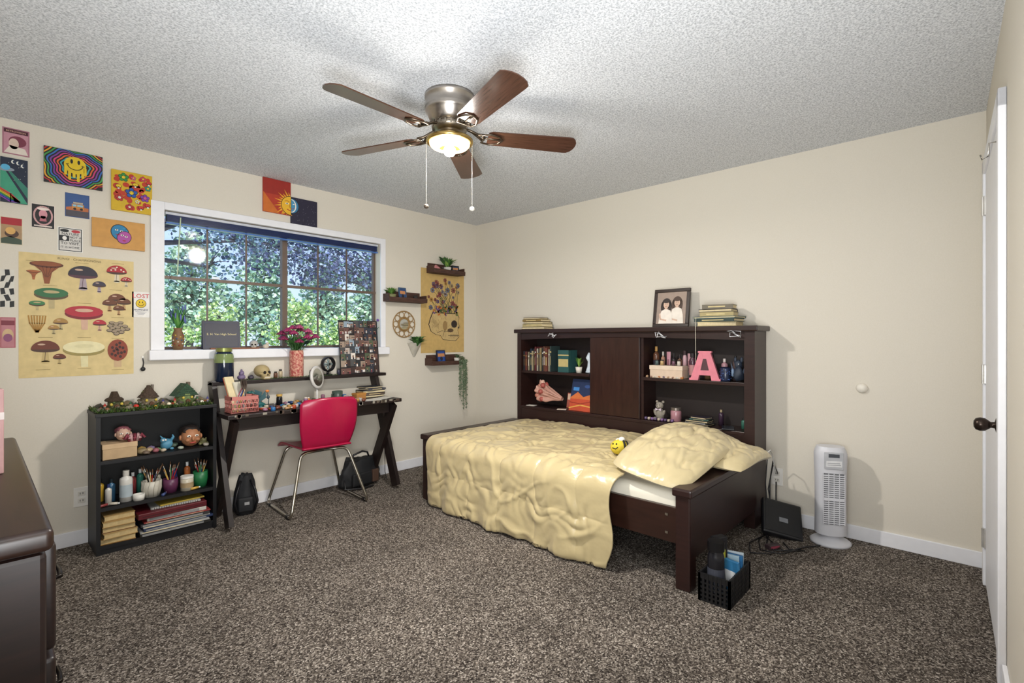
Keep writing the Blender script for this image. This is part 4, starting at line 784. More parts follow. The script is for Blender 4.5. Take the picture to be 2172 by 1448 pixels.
# ------------------------------------------------------------ DESK ITEMS
DZ=.7405
r=root('makeup_mirror','round white tabletop makeup mirror on a stand','mirror',(1.77,3.66,DZ),35)
m=M(c('#cecbc7',.3)); m.lathe([(0,0),(.055,0),(.055,.008),(.012,.015),(.008,.03),(.007,.11),(0,.11)],n=28); m.done('stand',r)
m=M(c('#ccc9c4',.3)); m.X=T3(0,0,.19)@RX(82); m.lathe([(.068,-.008),(.085,-.01),(.088,0),(.085,.01),(.068,.008)],n=36); m.done('rim',r)
m=M(c('#d8dcdc',.06,1,0)); m.X=T3(0,0,.19)@RX(82); m.lathe([(0,.006),(.07,.007)],n=36); m.lathe([(0,-.006),(.07,-.006)],n=36); m.done('mirror_glass',r)
r=root('pencil_basket','pink lattice basket holding brushes and supplies','basket',(1.20,3.54,DZ),0)
m=M(c('#b9726a',.5)); hx,hy,hz=.085,.06,.11
m.box((-hx,-hy,0),(hx,hy,.004))
for z in (.0,.03,.06,.085): 
    t=.006 if z<.08 else .025
    for a,b in (((-hx,-hy,z),(hx,-hy+.004,z+t)),((-hx,hy-.004,z),(hx,hy,z+t)),((-hx,-hy,z),(-hx+.004,hy,z+t)),((hx-.004,-hy,z),(hx,hy,z+t))): m.box(a,b)
for k in range(7):
    for sy in (-hy+.002,hy-.002):
        x=-hx+k*.0243; m.tube([(x,sy,.002),(min(hx,x+.024),sy,.088)],.0025,n=4); m.tube([(min(hx,x+.024),sy,.002),(x,sy,.088)],.0025,n=4)
for k in range(5):
    for sx in (-hx+.002,hx-.002):
        y=-hy+k*.024; m.tube([(sx,y,.002),(sx,min(hy,y+.024),.088)],.0025,n=4); m.tube([(sx,min(hy,y+.024),.002),(sx,y,.088)],.0025,n=4)
m.done('basket_body',r)
m=M(c('#d9a23a')); m.box((-.005,-.03,0),(.005,.03,.24),PAGE); m.box((-.008,-.032,0),(-.005,.032,.24),c('#b5452a')); m.box((.005,-.032,0),(.008,.032,.24),c('#d8c8a0')); m.done('notebook',loc=(1.175,3.55,DZ+.006),rot=(0,math.radians(-22),math.radians(-70)),label='slim orange-backed notebook leaning in the pink basket',cat='notebook')
m=M(c('#d0ccbc')); m.box((-.005,-.03,0),(.005,.03,.2)); m.done('notebook',loc=(1.225,3.56,DZ+.006),rot=(0,math.radians(-20),math.radians(-60)),label='small white notepad leaning in the pink basket',cat='notebook')
for i in range(12):
    o=root('paintbrush','long paintbrush standing in the pink basket','paintbrush',(1.25-.01*i,3.53+.012*(i%4),DZ+.006),group='paintbrushes in the pink basket'); t=Vector((-.05+.014*i,.02,.18+.01*(i%4)))
    m=M(c(['#1a1a1a','#a8201c','#c8a050','#2a3a8a','#b0b0b0','#a8566a'][i%6])); m.cyl((0,0,0),t*.8,.0035,n=6); m.done('handle',o); m=M(c('#3a2a20')); m.cyl(t*.8,t,.007,r2=.004,n=8); m.done('bristles',o)
r=root('dragon_figurine','small teal clay dragon figurine on the desk','figurine',(1.34,3.66,DZ),-20)
m=M(c('#1f5a5a',.4)); m.tube([(.06,.02,.012),(.04,0,.02),(0,0,.03),(-.025,0,.06),(-.02,0,.1),(-.04,-.01,.115)],[.006,.014,.026,.016,.012,.012],n=10); m.ball((-.05,-.012,.113),(.016,.01,.009)); m.ball((-.01,-.022,.012),(.014,.014,.012)); m.ball((.02,-.02,.012),(.014,.014,.012)); m.done('body',r)
for P in ([(0,.05),(.05,.12),(.055,.07),(.02,.045)],[(0,.05),(-.02,.13),(.03,.11),(.02,.045)]): m=M(c('#134a50',.5)); m.prism(P,-.004 if P[1][0]>0 else .012,0 if P[1][0]>0 else .016); m.done('wing',r)
r=root('flamingo_figurine','thin standing toy bird with orange head','figurine',(1.42,3.68,DZ)); m=M(c('#3a4a52')); m.tube([(0,0,0),(.005,0,.06),(-.005,0,.1)],.003); m.ball((0,0,.07),(.012,.01,.014)); m.done('body',r); m=M(c('#d9803a')); m.ball((-.006,0,.112),(.014,.01,.01)); m.done('beak',r)
bottle((1.49,3.66,DZ),.02,.085,'#17171b','#c8a050','short black bottle with gold cap on desk',neck=.8)
bottle((1.655,3.60,DZ),.016,.055,'#8a6a8a','#e8dcd0','tiny lilac nail polish bottle on desk',neck=.5)
bottle((1.69,3.63,DZ),.014,.05,'#c87a3a','#e8e0d0','tiny amber bottle on desk',neck=.5)
rr=random.Random(9)
its=[]
for i in range(76):
    for _ in range(80):
        x=rr.uniform(1.31,2.08); y=rr.uniform(3.45,3.745)
        if all(math.hypot(x-a,y-b)>.034 for a,b in its) and all(math.hypot(x-a,y-b)>.062 for a,b in ((1.77,3.66),(1.34,3.66),(1.49,3.66),(1.67,3.61),(1.92,3.66),(1.42,3.68),(2.10,3.62))): break
    else: continue
    its.append((x,y)); col=['#2f6aa0','#a88040','#a9825a','#6a3a2a','#b6ac98','#1f3a6a','#a8482a','#4a6a3a','#986a80','#b8b0b0'][i%10]
    m=M(c(col,.4))
    if i%3==0: m.tube([(-.025,0,.009),(.02,0,.009)],[.009,.007],n=10); m.tube([(.02,0,.009),(.03,0,.009)],.005,'#f0f0ee'); m.done('paint_tube',loc=(x,y,DZ),rz=rr.uniform(0,180),label='small paint tube lying on the cluttered desk',cat='paint tube',group='paint tubes on the desk')
    elif i%3==1: m.ball((0,0,.012),(.018,.015,.012),nz=.4); m.done('pebble',loc=(x,y,DZ),rz=i*20,label='small coloured stone lying on the desk',cat='stone',group='stones on the desk')
    else: hh=.018+.024*(i%4==0); m.lathe([(0,0),(.015,0),(.015,hh),(.013,hh+.006),(0,hh+.006)],n=14); m.done('paint_pot',loc=(x,y,DZ),label='small round paint pot on the desk',cat='paint pot',group='paint pots on the desk')
r=root('mug','dark green ceramic mug on the desk','mug',(1.935,3.66,DZ),20); m=M(c('#3a4a42',.35)); m.lathe([(0,0),(.038,0),(.04,.01),(.04,.075),(.036,.075),(.035,.01),(0,.01)],n=22); m.done('cup_body',r); m=M(c('#3a4a42',.35)); m.tube([(-.038,0,.06),(-.06,0,.055),(-.062,0,.03),(-.038,0,.018)],.005); m.done('handle',r)
m=M(c('#a8743c',.6)); m.box((-.045,-.03,0),(.045,.03,.045),bev=.002); m.box((-.047,-.032,.035),(.047,.032,.05),c('#b07a3a')); m.done('small_box',loc=(2.10,3.62,DZ),rz=8,label='small amber wooden box on the desk',cat='box')
flatstack((2.255,3.70,DZ),0,[(.2,.14,.02,'#2a2c34'),(.19,.14,.016,'#6a5a50'),(.2,.13,.022,'#1a1c20'),(.18,.13,.014,'#4a4a52'),(.17,.12,.014,'#20242c')],'dark books stacked on the desk','dark notebook stacked on the desk corner')
for i in range(4): m=M(c('#c8c4ba',.8)); m.box((-.08,-.05,0),(.08,.05,.001)); m.done('paper_sheet',loc=(2.12+i*.05,3.49+.01*i,DZ+i*.0013),rz=-12+i*14,label='loose white paper sheet lying on the desk',cat='paper',group='papers on the desk')
# ------------------------------------------------------------ BAGS
def softbag(m,rx,ry,h,seed,top=.3):
    def f(u,v):
        a=2*pi*u; k=(1-top*v**2)*(1-.25*(1-min(1,v*6))**2); nn=noise.noise(Vector((math.cos(a)*1.6,v*3,math.sin(a)*1.6+seed)))
        return (rx*k*math.cos(a)*(1+.16*nn),ry*k*math.sin(a)*(1+.12*nn),.004+h*v+.16*h*noise.noise(Vector((math.cos(a)*2,seed,math.sin(a)*2)))*v)
    m.grid(f,44,18)
    t=[f(i/44,1) for i in range(44)]; cz=sum(p[2] for p in t)/44
    m.add(t+[(0,0,cz+.01)],[(i,(i+1)%44,44) for i in range(44)],None,True); m.add([f(i/44,0) for i in range(44)],[tuple(range(44))[::-1]])
r=root('black_bag','wide slumped black canvas bag on floor under desk','bag',(2.19,3.76,0),8)
m=M(c('#121316',.7,0,.2,12,bump=.4)); softbag(m,.20,.085,.22,2); m.box((-.14,-.1,.03),(.04,-.07,.13),bev=.01,seg=3); m.done('bag_body',r)
m=M(c('#4a3428',.7)); m.box((.06,-.095,.03),(.12,-.072,.13),bev=.004); m.done('side_pocket',r)
m=M(BLK); m.tube([(-.1,0,.2),(-.08,-.02,.27),(0,-.03,.29),(.06,-.02,.27),(.1,0,.2)],.008); m.done('carry_strap',r)
m=M(BLK); m.tube([(-.17,-.02,.1),(-.19,-.06,.02),(-.08,-.12,.012),(.04,-.12,.012)],.008); m.done('shoulder_strap',r)
r=root('backpack','slim small black backpack slumped beside the desk leg','backpack',(1.29,3.74,0),-15)
m=M(c('#141519',.7,0,.2,12,bump=.4)); softbag(m,.075,.055,.27,7,.45); m.box((-.05,-.07,.03),(.045,-.04,.13),bev=.012,seg=3); m.done('bag_body',r)
for sx in (-1,1): m=M(BLK); m.tube([(.03*sx,-.03,.24),(.055*sx,-.08,.18),(.07*sx,-.07,.1),(.05*sx,-.065,.03)],.008); m.done('strap',r)
m=M(c('#9a9a9a')); m.box((-.01,-.0725,.08),(.02,-.0705,.1)); m.done('badge',r)
for P in ([(2.47,3.82,.7),(2.5,3.8,.5),(2.49,3.84,.3),(2.52,3.8,.1),(2.5,3.72,.008),(2.42,3.6,.008)],[(2.45,3.85,.75),(2.48,3.84,.4),(2.47,3.82,.05),(2.44,3.75,.008)]): m=M(BLK); m.tube(P,.003); m.done('cable',label='thin black cable hanging behind the desk',cat='cable',group='cables hanging behind the desk')
# ------------------------------------------------------------ WALL ART (window wall)
AY=WY-.0004
def art(name,x,z,lab,cat,m,th=0): m.done(name,loc=(x,AY-th-.0008,z),label=lab,cat=cat)
def canvas(w,h,col,t=.015):
    m=M(c(col)); m.box((0,0,0),(w,t,h)); return m
paperT=.0008
PW,PH=.52,.71
m=canvas(PW,PH,'#d6bf86',paperT)
def mush(x,z,s,cap,stem='#c9b48a',style=0,dark='#4a2e20'):
    C=c(cap); St=c(stem); D=c(dark)
    if style==0:
        m.poly([(x-.1*s,z-.42*s),(x+.1*s,z-.42*s),(x+.06*s,z),(x-.06*s,z)],St,2); m.ell(x,z-.42*s,.11*s,.05*s,St,2); m.ell(x,z,.36*s,.10*s,D,3); m.ell(x,z,.36*s,.30*s,C,4,18,0,180); m.line([(x-.02*s,z-.38*s),(x,z-.1*s)],.012*s,D,4); m.ell(x-.1*s,z+.17*s,.1*s,.03*s,c('#c9a890'),5,10)
        if cap=='#a81c26':
            for q in ((-.2,.08),(0,.22),(.15,.12),(-.05,.1),(.24,.05)): m.ell(x+q[0]*s,z+q[1]*s,.035*s,.028*s,c('#eee4d0'),6,8)
    elif style==1:
        m.poly([(x-.06*s,z-.45*s),(x+.08*s,z-.45*s),(x+.08*s,z),(x-.08*s,z)],St,2); m.ell(x,z,.42*s,.16*s,D,3); m.ell(x,z+.07*s,.42*s,.16*s,C,4); m.ell(x,z+.1*s,.2*s,.05*s,c(stem),5)
    elif style==2:
        m.poly([(x-.05*s,z-.4*s),(x+.06*s,z-.4*s),(x+.12*s,z-.05*s),(x+.34*s,z+.18*s),(x-.34*s,z+.18*s),(x-.1*s,z-.05*s)],C,3); m.ell(x,z+.18*s,.38*s,.10*s,D,4); m.ell(x,z+.2*s,.34*s,.07*s,C,5)
        for k in range(5): m.line([(x-.2*s+k*.1*s,z+.12*s),(x-.03*s+k*.015*s,z-.2*s)],.01*s,D,4)
    elif style==3:
        m.poly([(x-.09*s,z-.4*s),(x+.09*s,z-.4*s),(x+.08*s,z),(x-.08*s,z)],St,2); m.ell(x,z+.1*s,.24*s,.32*s,C,3)
        for k in range(14): m.ell(x+.17*s*math.cos(k*2.4)*math.sqrt(k/14),z+.1*s+.25*s*math.sin(k*2.4)*math.sqrt(k/14),.035*s,.045*s,D,4,8)
    elif style==4:
        for k in range(16): m.ell(x+.3*s*math.cos(k*2.4)*math.sqrt(k/16),z+.22*s*math.sin(k*2.4)*math.sqrt(k/16),.085*s,.06*s,D,3+(k%2),10); m.ell(x+.3*s*math.cos(k*2.4)*math.sqrt(k/16),z+.01*s+.22*s*math.sin(k*2.4)*math.sqrt(k/16),.07*s,.045*s,C,5+(k%2),10)
    elif style==5:
        for k in range(7): a=-.6+k*.2; m.line([(x+a*.05*s,z-.3*s),(x+a*.3*s,z),(x+a*.35*s,z+.25*s)],.035*s,C,3)
mush(.115,.615,.19,'#8a4a24','#8a4a24',2,'#5a2a14'); mush(.06,.59,.08,'#a86030','#a86030',2,'#6a3416')
mush(.275,.60,.19,'#2a2430','#a898a0',0,'#54303c'); mush(.35,.545,.09,'#3a3444','#a090a0',0)
mush(.435,.635,.14,'#a81c26','#d8ccb0',0); mush(.482,.585,.08,'#a81c26','#d8ccb0',0)
mush(.135,.475,.175,'#2f6a40','#b9a87a',1,'#5a4a30'); mush(.075,.42,.08,'#3a7a48','#b9a87a',1)
mush(.28,.37,.21,'#b02434','#d0a890',1,'#7a1824'); mush(.352,.31,.09,'#b02434','#d0a890',0)
for dx,dz,ss in ((0,0,.12),(-.035,-.03,.1),(.035,-.02,.1),(.01,-.06,.08)): mush(.435+dx,.465+dz,ss,'#6a3a1e','#b99060',0)
mush(.075,.31,.17,'#a87a2a','#b88a34',5); mush(.175,.315,.09,'#a88040','#b9a87a',0); mush(.145,.28,.07,'#a88040','#b9a87a',0)
mush(.44,.29,.18,'#9a8870','#a89880',4,'#3a2c22')
mush(.11,.16,.17,'#6a3018','#c0a870',0); mush(.17,.11,.08,'#6a3018','#c0a870',0)
mush(.28,.155,.23,'#e6dcae','#ded4a4',1,'#98884a'); mush(.44,.13,.21,'#8a3a20','#c8a880',3,'#3a160c')
m.text('FUNGI · CHAMPIGNONS',.26,.685,.018,c('#6a5a34'),l=2)
for xx,zz in ((.06,.66),(.27,.67),(.44,.685),(.13,.525),(.43,.52),(.28,.43),(.08,.35),(.44,.35),(.11,.225),(.28,.225),(.44,.22),(.1,.04),(.28,.04),(.44,.025)): m.line([(xx-.03,zz+.004),(xx+.03,zz+.004)],.0022,c('#98824c'),2)
art('mushroom_poster',.168,1.003,'vintage cream poster printed with many mushroom species','poster',m)
m=canvas(.108,.145,'#a87080',paperT); m.rect(.006,.006,.102,.139,c('#c08a98'),1); m.rect(.006,.118,.102,.139,c('#4a1e2a'),2); m.ell(.06,.075,.035,.03,c('#7a3448'),2); m.ell(.045,.06,.02,.03,c('#d8c0b0'),3); m.poly([(.006,.006),(.102,.006),(.09,.04),(.03,.05)],c('#e0d4c8'),3); m.text('RETROVISION',.054,.124,.0125,c('#e8b8a0'),l=3); art('art_print',.104,2.248,'small pink retro illustrated print taped to the wall','art print',m)
m=canvas(.108,.245,'#17233a'); m.rect(0,0,.108,.245,c('#142038'),1)
m.poly([(.0,.17),(.03,.17),(.108,.03),(.108,.09),(.03,.185)],c('#2f7a68'),2); m.poly([(0,.17),(.02,.17),(.108,0),(.04,0),(0,.08)],c('#3a9878'),3); m.ell(.02,.18,.035,.012,c('#8a94a0'),4); m.ell(.02,.19,.018,.016,c('#58b0d8'),5)
for k,cc in enumerate(['#c83a3a','#e0902a','#e0d040','#3fa050','#3a60c0','#7a3aa0']): m.line([(0,.07-k*.008),(.04,.045-k*.008),(.075,.006)],.009,c(cc),5)
for k,p in enumerate(((.05,.225),(.07,.222),(.088,.21))): m.ell(p[0],p[1],.008,.01,c('#e8e8e0'),2); m.ell(p[0]+.004,p[1]+.001,.006,.008,c('#1a2a48'),3)
for k in range(14): m.ell(R.uniform(.01,.1),R.uniform(.1,.24),.0012,.0012,c('#f0f0e8'),2,6)
art('canvas_painting',.096,1.978,'painted canvas of a flying saucer beam over rainbow','painting',m,.0155)
w_,h_=.262,.205; m=canvas(w_,h_,'#1a1a1e')
ring=['#b8222a','#1a1416','#e0a02a','#1a1416','#3f9a4a','#1a1416','#2f6ab8','#1a1416','#7a3a9a','#1a1416','#c83a7a','#1a1416','#d8642a','#1a1416','#3a9aa0','#141214']
cx_,cz_=.135,.108
for k,cc in enumerate(ring):
    sc=1.95-k*.085; P=[]
    for i in range(96):
        a=2*pi*i/96; rr_=(1+.12*math.sin(3*a+.5)+.07*math.sin(7*a)+(.14*abs(math.sin(4*a)) if math.sin(a)<0 else 0)); P.append((min(w_,max(0,cx_+.082*sc*rr_*math.cos(a))),min(h_,max(0,cz_+.07*sc*rr_*math.sin(a)))))
    m.poly(P,c(cc),1+k*.5)
yel=c('#dcbc18'); P=[]
for i in range(60):
    a=2*pi*i/60; P.append((cx_+.05*math.cos(a),cz_+.012+.05*math.sin(a)))
m.poly(P,yel,9.5)
for x,l in ((-.042,.03),(-.025,.055),(-.005,.04),(.014,.062),(.034,.038),(.045,.02)): m.line([(cx_+x,cz_),(cx_+x,cz_-.01-l)],.013,yel,9.8); m.ell(cx_+x,cz_-.012-l,.007,.009,yel,10)
for sx in (-.016,.016): m.ell(cx_+sx,cz_+.033,.006,.013,c('#141210'),11)
m.line([(cx_+.034*math.cos(a),cz_+.014+.028*math.sin(a)) for a in [pi*1.05+pi*.9*k/12 for k in range(13)]],.004,c('#141210'),11); m.line([(cx_-.04,cz_+.012),(cx_-.03,cz_+.016)],.004,c('#141210'),11); m.line([(cx_+.03,cz_+.016),(cx_+.04,cz_+.012)],.004,c('#141210'),11)
art('canvas_painting',.27,2.127,'canvas of a melting yellow smiley in rainbow ripples','painting',m,.0155)
w_,h_=.208,.25; m=canvas(w_,h_,'#d0aa18'); rr=random.Random(12)
for k in range(44):
    x,z=rr.uniform(.02,w_-.02),rr.uniform(.02,h_-.02); m.ell(x,z,rr.uniform(.01,.02),rr.uniform(.008,.018),c('#b8341a'),1+(k%3)*.2,10)
def flower(x,z,s,pc,cc):
    for k in range(5): m.ell(x+s*.62*math.cos(k*1.257+.3),z+s*.62*math.sin(k*1.257+.3),s*.42,s*.42,c('#161412'),3,12); m.ell(x+s*.62*math.cos(k*1.257+.3),z+s*.62*math.sin(k*1.257+.3),s*.35,s*.35,c(pc),4,12)
    m.ell(x,z,s*.4,s*.4,c('#161412'),5,12); m.ell(x,z,s*.34,s*.34,c(cc),6,12); m.ell(x-s*.12,z+s*.05,s*.05,s*.08,c('#161412'),7,6); m.ell(x+s*.12,z+s*.05,s*.05,s*.08,c('#161412'),7,6)
for x,z,s,a,b in ((.06,.21,.027,'#2f8a3a','#e2c21f'),(.10,.12,.032,'#2450a0','#e2c21f'),(.17,.10,.025,'#7a3aa0','#d85a8a'),(.04,.08,.022,'#b82a2a','#e2e0d0'),(.16,.22,.017,'#c82a5a','#e2c21f'),(.09,.03,.02,'#b82a2a','#e0d0b0'),(.185,.165,.018,'#1f8a7a','#e2c21f'),(.11,.215,.014,'#c84a8a','#e2c21f'),(.13,.07,.013,'#d8d0c0','#e2c21f')): flower(x,z,s,a,b)
for x,z in ((.12,.175),(.035,.15),(.15,.035),(.185,.055),(.19,.2)): m.ell(x,z,.016,.012,c('#161412'),3); m.ell(x,z+.001,.0135,.0095,c('#e4c020' if x<.14 else '#c8302a'),4); m.poly([(x-.005,z-.018),(x+.005,z-.018),(x+.004,z-.004),(x-.004,z-.004)],c('#e0dac8'),4)
art('canvas_painting',.574,2.024,'yellow canvas painted with smiling flowers and mushrooms','painting',m,.0155)
m=canvas(.11,.14,'#2f4a80',paperT); m.rect(.004,.004,.106,.136,c('#34548c'),1); m.rect(.004,.004,.106,.04,c('#4a4650'),2); m.poly([(.004,.04),(.106,.04),(.106,.06),(.06,.07),(.004,.055)],c('#b8683a'),2); m.rect(.03,.05,.085,.078,c('#c8863a'),3); m.rect(.034,.064,.05,.075,c('#8ac0d8'),4); m.rect(.054,.064,.08,.075,c('#8ac0d8'),4); m.ell(.043,.05,.007,.007,c('#1a1a1a'),5); m.ell(.073,.05,.007,.007,c('#1a1a1a'),5); m.rect(.036,.08,.08,.09,c('#b8a890'),4)
art('art_print',.362,1.946,'blue sunset print showing a small yellow van','art print',m)
m=canvas(.1,.137,'#e9ded2',paperT); m.rect(.003,.003,.097,.134,c('#141214'),1); m.ell(.05,.072,.042,.056,c('#c89898'),2); m.ell(.05,.072,.034,.048,c('#1e1618'),3); m.ell(.05,.08,.018,.026,c('#d0909a'),4); m.ell(.05,.11,.026,.008,c('#e8d8d0'),5); m.poly([(.035,.04),(.065,.04),(.06,.07),(.04,.07)],c('#b86a76'),4)
for k in range(10): m.ell(R.uniform(.01,.09),R.choice([.012,.122])+R.uniform(-.004,.004),.0015,.0015,c('#f0ece0'),4,6)
m.rect(.012,.008,.088,.016,c('#d8c8c0'),4); art('art_print',.218,1.858,'black print with pink oval portrait of a hatted figure','art print',m)
m=canvas(.088,.15,'#d8ccb0',paperT); m.rect(.003,.003,.085,.147,c('#a98862'),1); m.rect(.003,.108,.085,.147,c('#a81f2a'),2); m.ell(.045,.06,.028,.022,c('#4a2f22'),3); m.ell(.04,.075,.02,.02,c('#d8a860'),4); m.poly([(.003,.003),(.085,.003),(.085,.03),(.04,.045),(.003,.03)],c('#3a4a3a'),3)
art('comic_cover',.096,1.748,'vintage red-topped comic book cover taped to wall','art print',m)
m=canvas(.111,.142,'#f0ece6',paperT); m.rect(.004,.004,.107,.138,c('#151515'),1); m.rect(.008,.008,.103,.134,c('#d4d0ca'),2)
m.ell(.03,.122,.02,.009,c('#151515'),3); m.ell(.08,.122,.02,.009,c('#b8303a'),3); m.rect(.008,.062,.05,.094,c('#151515'),3); m.ell(.03,.078,.01,.012,c('#ece8e2'),4)
for t,z,s_,xx in (('NATURE',.097,.0205,.056),('NOT A',.08,.017,.078),('PLACE',.062,.017,.078),('TO VISIT.',.042,.021,.056),('IT IS HOME.',.02,.017,.056)): m.text(t,xx,z,s_,c('#151515'),l=5)
art('art_print',.33,1.738,'black and white nature slogan print with bold letters','art print',m)
w_,h_=.262,.175; m=canvas(w_,h_,'#c89248')
m.ell(.135,.10,.046,.052,c('#141214'),1,rot=.4); m.ell(.135,.10,.042,.048,c('#1f7aa8'),2,rot=.4); m.ell(.155,.072,.036,.042,c('#141214'),3,rot=-.5); m.ell(.155,.072,.033,.039,c('#a84a98'),4,rot=-.5)
for x,z,l in ((.118,.115,3),(.142,.11,3),(.145,.085,5),(.165,.078,5)): m.ell(x,z,.008,.005,c('#f0ece4'),l); m.ell(x,z,.003,.004,c('#141214'),l+1)
m.line([(.115,.088),(.125,.084),(.133,.09)],.004,c('#a82030'),5); m.ell(.155,.052,.009,.004,c('#a82030'),6); m.line([(.15,.13),(.165,.125),(.17,.11)],.006,c('#2f8ab8'),3)
art('canvas_painting',.482,1.785,'orange canvas painted with blue and purple masks','painting',m,.0155)
m=canvas(.055,.21,'#d9d5ca',paperT)
for i in range(3):
    for j in range(6):
        if (i+j)%2==0:
            a=.006*math.sin(j*1.3); x0=i*.0185; z0=j*.035
            m.poly([(max(0,x0+a),z0),(min(.055,x0+.0185+a),z0+.004),(min(.055,x0+.0185-a),min(.21,z0+.037)),(max(0,x0-a),z0+.033)],c('#111111'),1)
art('art_print',.096,1.398,'black and white warped checkerboard print','art print',m)
m=canvas(.06,.168,'#a8505c',paperT); m.rect(.004,.004,.056,.164,c('#b87880'),1); m.rect(.004,.125,.056,.15,c('#7a2838'),2); m.ell(.03,.07,.022,.035,c('#c8a880'),2); m.ell(.03,.055,.018,.022,c('#8a4a70'),3); art('art_print',.096,1.175,'narrow pink and maroon illustrated print','art print',m)
m=canvas(.092,.162,'#e8e5df',paperT); m.text('LOST',.046,.124,.037,c('#c8202a'),l=2); m.ell(.046,.088,.028,.028,c('#1a1a1a'),1); m.ell(.046,.088,.0255,.0255,c('#e2bf1f'),2)
for sx in (-.008,.008): m.ell(.046+sx,.096,.0025,.006,c('#141210'),3,8)
m.line([(.046+.015*math.cos(a),.087+.013*math.sin(a)) for a in [pi+pi*k/8 for k in range(9)]],.0025,c('#141210'),3)
m.text('HAPPINESS',.046,.042,.0155,c('#1c1c50'),l=2); m.line([(.018,.035),(.074,.035)],.0016,c('#3a3a6a'),2); m.line([(.025,.026),(.067,.026)],.0016,c('#3a3a6a'),2); m.line([(.03,.017),(.062,.017)],.0016,c('#3a3a6a'),2)
art('art_print',.68,1.362,'white lost happiness flyer with yellow smiley','art print',m)
w_,h_=.205,.255; m=canvas(w_,h_,'#b0361f'); m.rect(0,.14,w_,h_,c('#98261c'),.5); m.poly([(0,0),(.12,0),(0,.15)],c('#c86a24'),.8)
for k in range(15): 
    a=math.radians(95+k*12.5); cx_,cz_=w_,.075; L=.13 if k%2 else .105; da=.075
    m.poly([(cx_+.07*math.cos(a-da*1.4),max(0,cz_+.07*math.sin(a-da*1.4))),(cx_+L*math.cos(a+.1),max(0,cz_+L*math.sin(a+.1))),(cx_+.07*math.cos(a+da*1.4),max(0,cz_+.07*math.sin(a+da*1.4)))],c('#e8a828'),1.5)
m.ell(w_,.075,.075,.075,c('#141210'),2,20,90,270); m.ell(w_,.075,.071,.071,c('#e8b42c'),3,20,90,270); m.ell(w_-.03,.088,.013,.006,c('#f6efe0'),4); m.ell(w_-.03,.088,.005,.005,c('#141210'),5); m.line([(w_-.048,.104),(w_-.03,.11),(w_-.012,.103)],.004,c('#a85a14'),5); m.line([(w_-.028,.045),(w_-.012,.037),(w_,.036)],.006,c('#b8301f'),5); m.line([(w_-.006,.095),(w_-.012,.062),(w_,.058)],.003,c('#a85a14'),5)
art('canvas_painting',1.47,2.183,'red canvas painted with half of a golden sun face','painting',m,.0155)
w_,h_=.21,.235; m=canvas(w_,h_,'#231f36'); m.ell(0,.165,.062,.062,c('#141424'),1,20,-90,90); m.ell(0,.165,.057,.057,c('#2f76a0'),2,20,-90,90); m.ell(0,.165,.04,.052,c('#e8e4da'),3,20,-90,90); m.ell(0,.165,.03,.046,c('#4890b8'),4,20,-90,90); m.ell(.018,.178,.008,.004,c('#f0ece4'),5); m.line([(0,.14),(.012,.142),(.022,.15)],.004,c('#a83040'),5)
for k in range(40): m.ell(R.uniform(.01,.2),R.uniform(.01,.225),.001,.001,c('#e8e8f0'),1,5)
art('canvas_painting',1.678,2.095,'dark blue canvas painted with half of a moon face','painting',m,.0155)
m=M(c('#1a1a1c')); m.tube([(0,-.004,.06),(.004,-.006,.03),(0,-.006,0)],.003,n=6); m.ball((0,-.008,-.01),(.014,.007,.014)); m.box((-.006,-.004,.05),(.006,0,.075),c('#e8e4dc')); art('keychain',.735,1.04,'small black keychain hanging from a white hook','key holder',m)
# floral skull poster
w_,h_=.555,.83; m=canvas(w_,h_,'#c6a668',paperT); D=c('#2a211c')
P=[(.11,.34),(.09,.28),(.12,.21),(.18,.18),(.24,.17),(.27,.13),(.36,.12),(.44,.115),(.47,.14),(.49,.16),(.48,.2),(.47,.23),(.5,.26),(.48,.3),(.49,.36),(.46,.40),(.14,.40)]
m.poly(P,D,1); cxp=sum(p[0] for p in P)/len(P); czp=sum(p[1] for p in P)/len(P)
m.poly([(cxp+(x-cxp)*.965,czp+(z-czp)*.96) for x,z in P],c('#c4a974'),2)
m.ell(.42,.29,.04,.038,D,3); m.poly([(.465,.245),(.49,.25),(.478,.275)],D,3); m.ell(.3,.27,.03,.05,c('#9a7c4e'),3)
for k in range(7): m.line([(.37+k*.016,.185),(.37+k*.016,.155)],.003,D,3)
m.line([(.34,.172),(.48,.172)],.004,D,3); m.line([(.2,.2),(.26,.22),(.34,.21)],.004,D,3); m.line([(.27,.16),(.3,.24)],.004,D,3); m.ell(.37,.225,.04,.02,c('#5a4630'),3)
rr=random.Random(33)
for k in range(60):
    x0=.12+.36*rr.random(); z0=.14+.24*rr.random() if x0>.2 else .24+.12*rr.random(); m.line([(x0,z0),(x0+.02*rr.uniform(-1,1),z0+.02)],.0018,c('#6a5434'),2.6)
for k in range(8): m.line([(.13+k*.012,.36-.01*k),(.15+k*.01,.3-.01*k)],.0025,c('#7a6440'),3)
rr=random.Random(21)
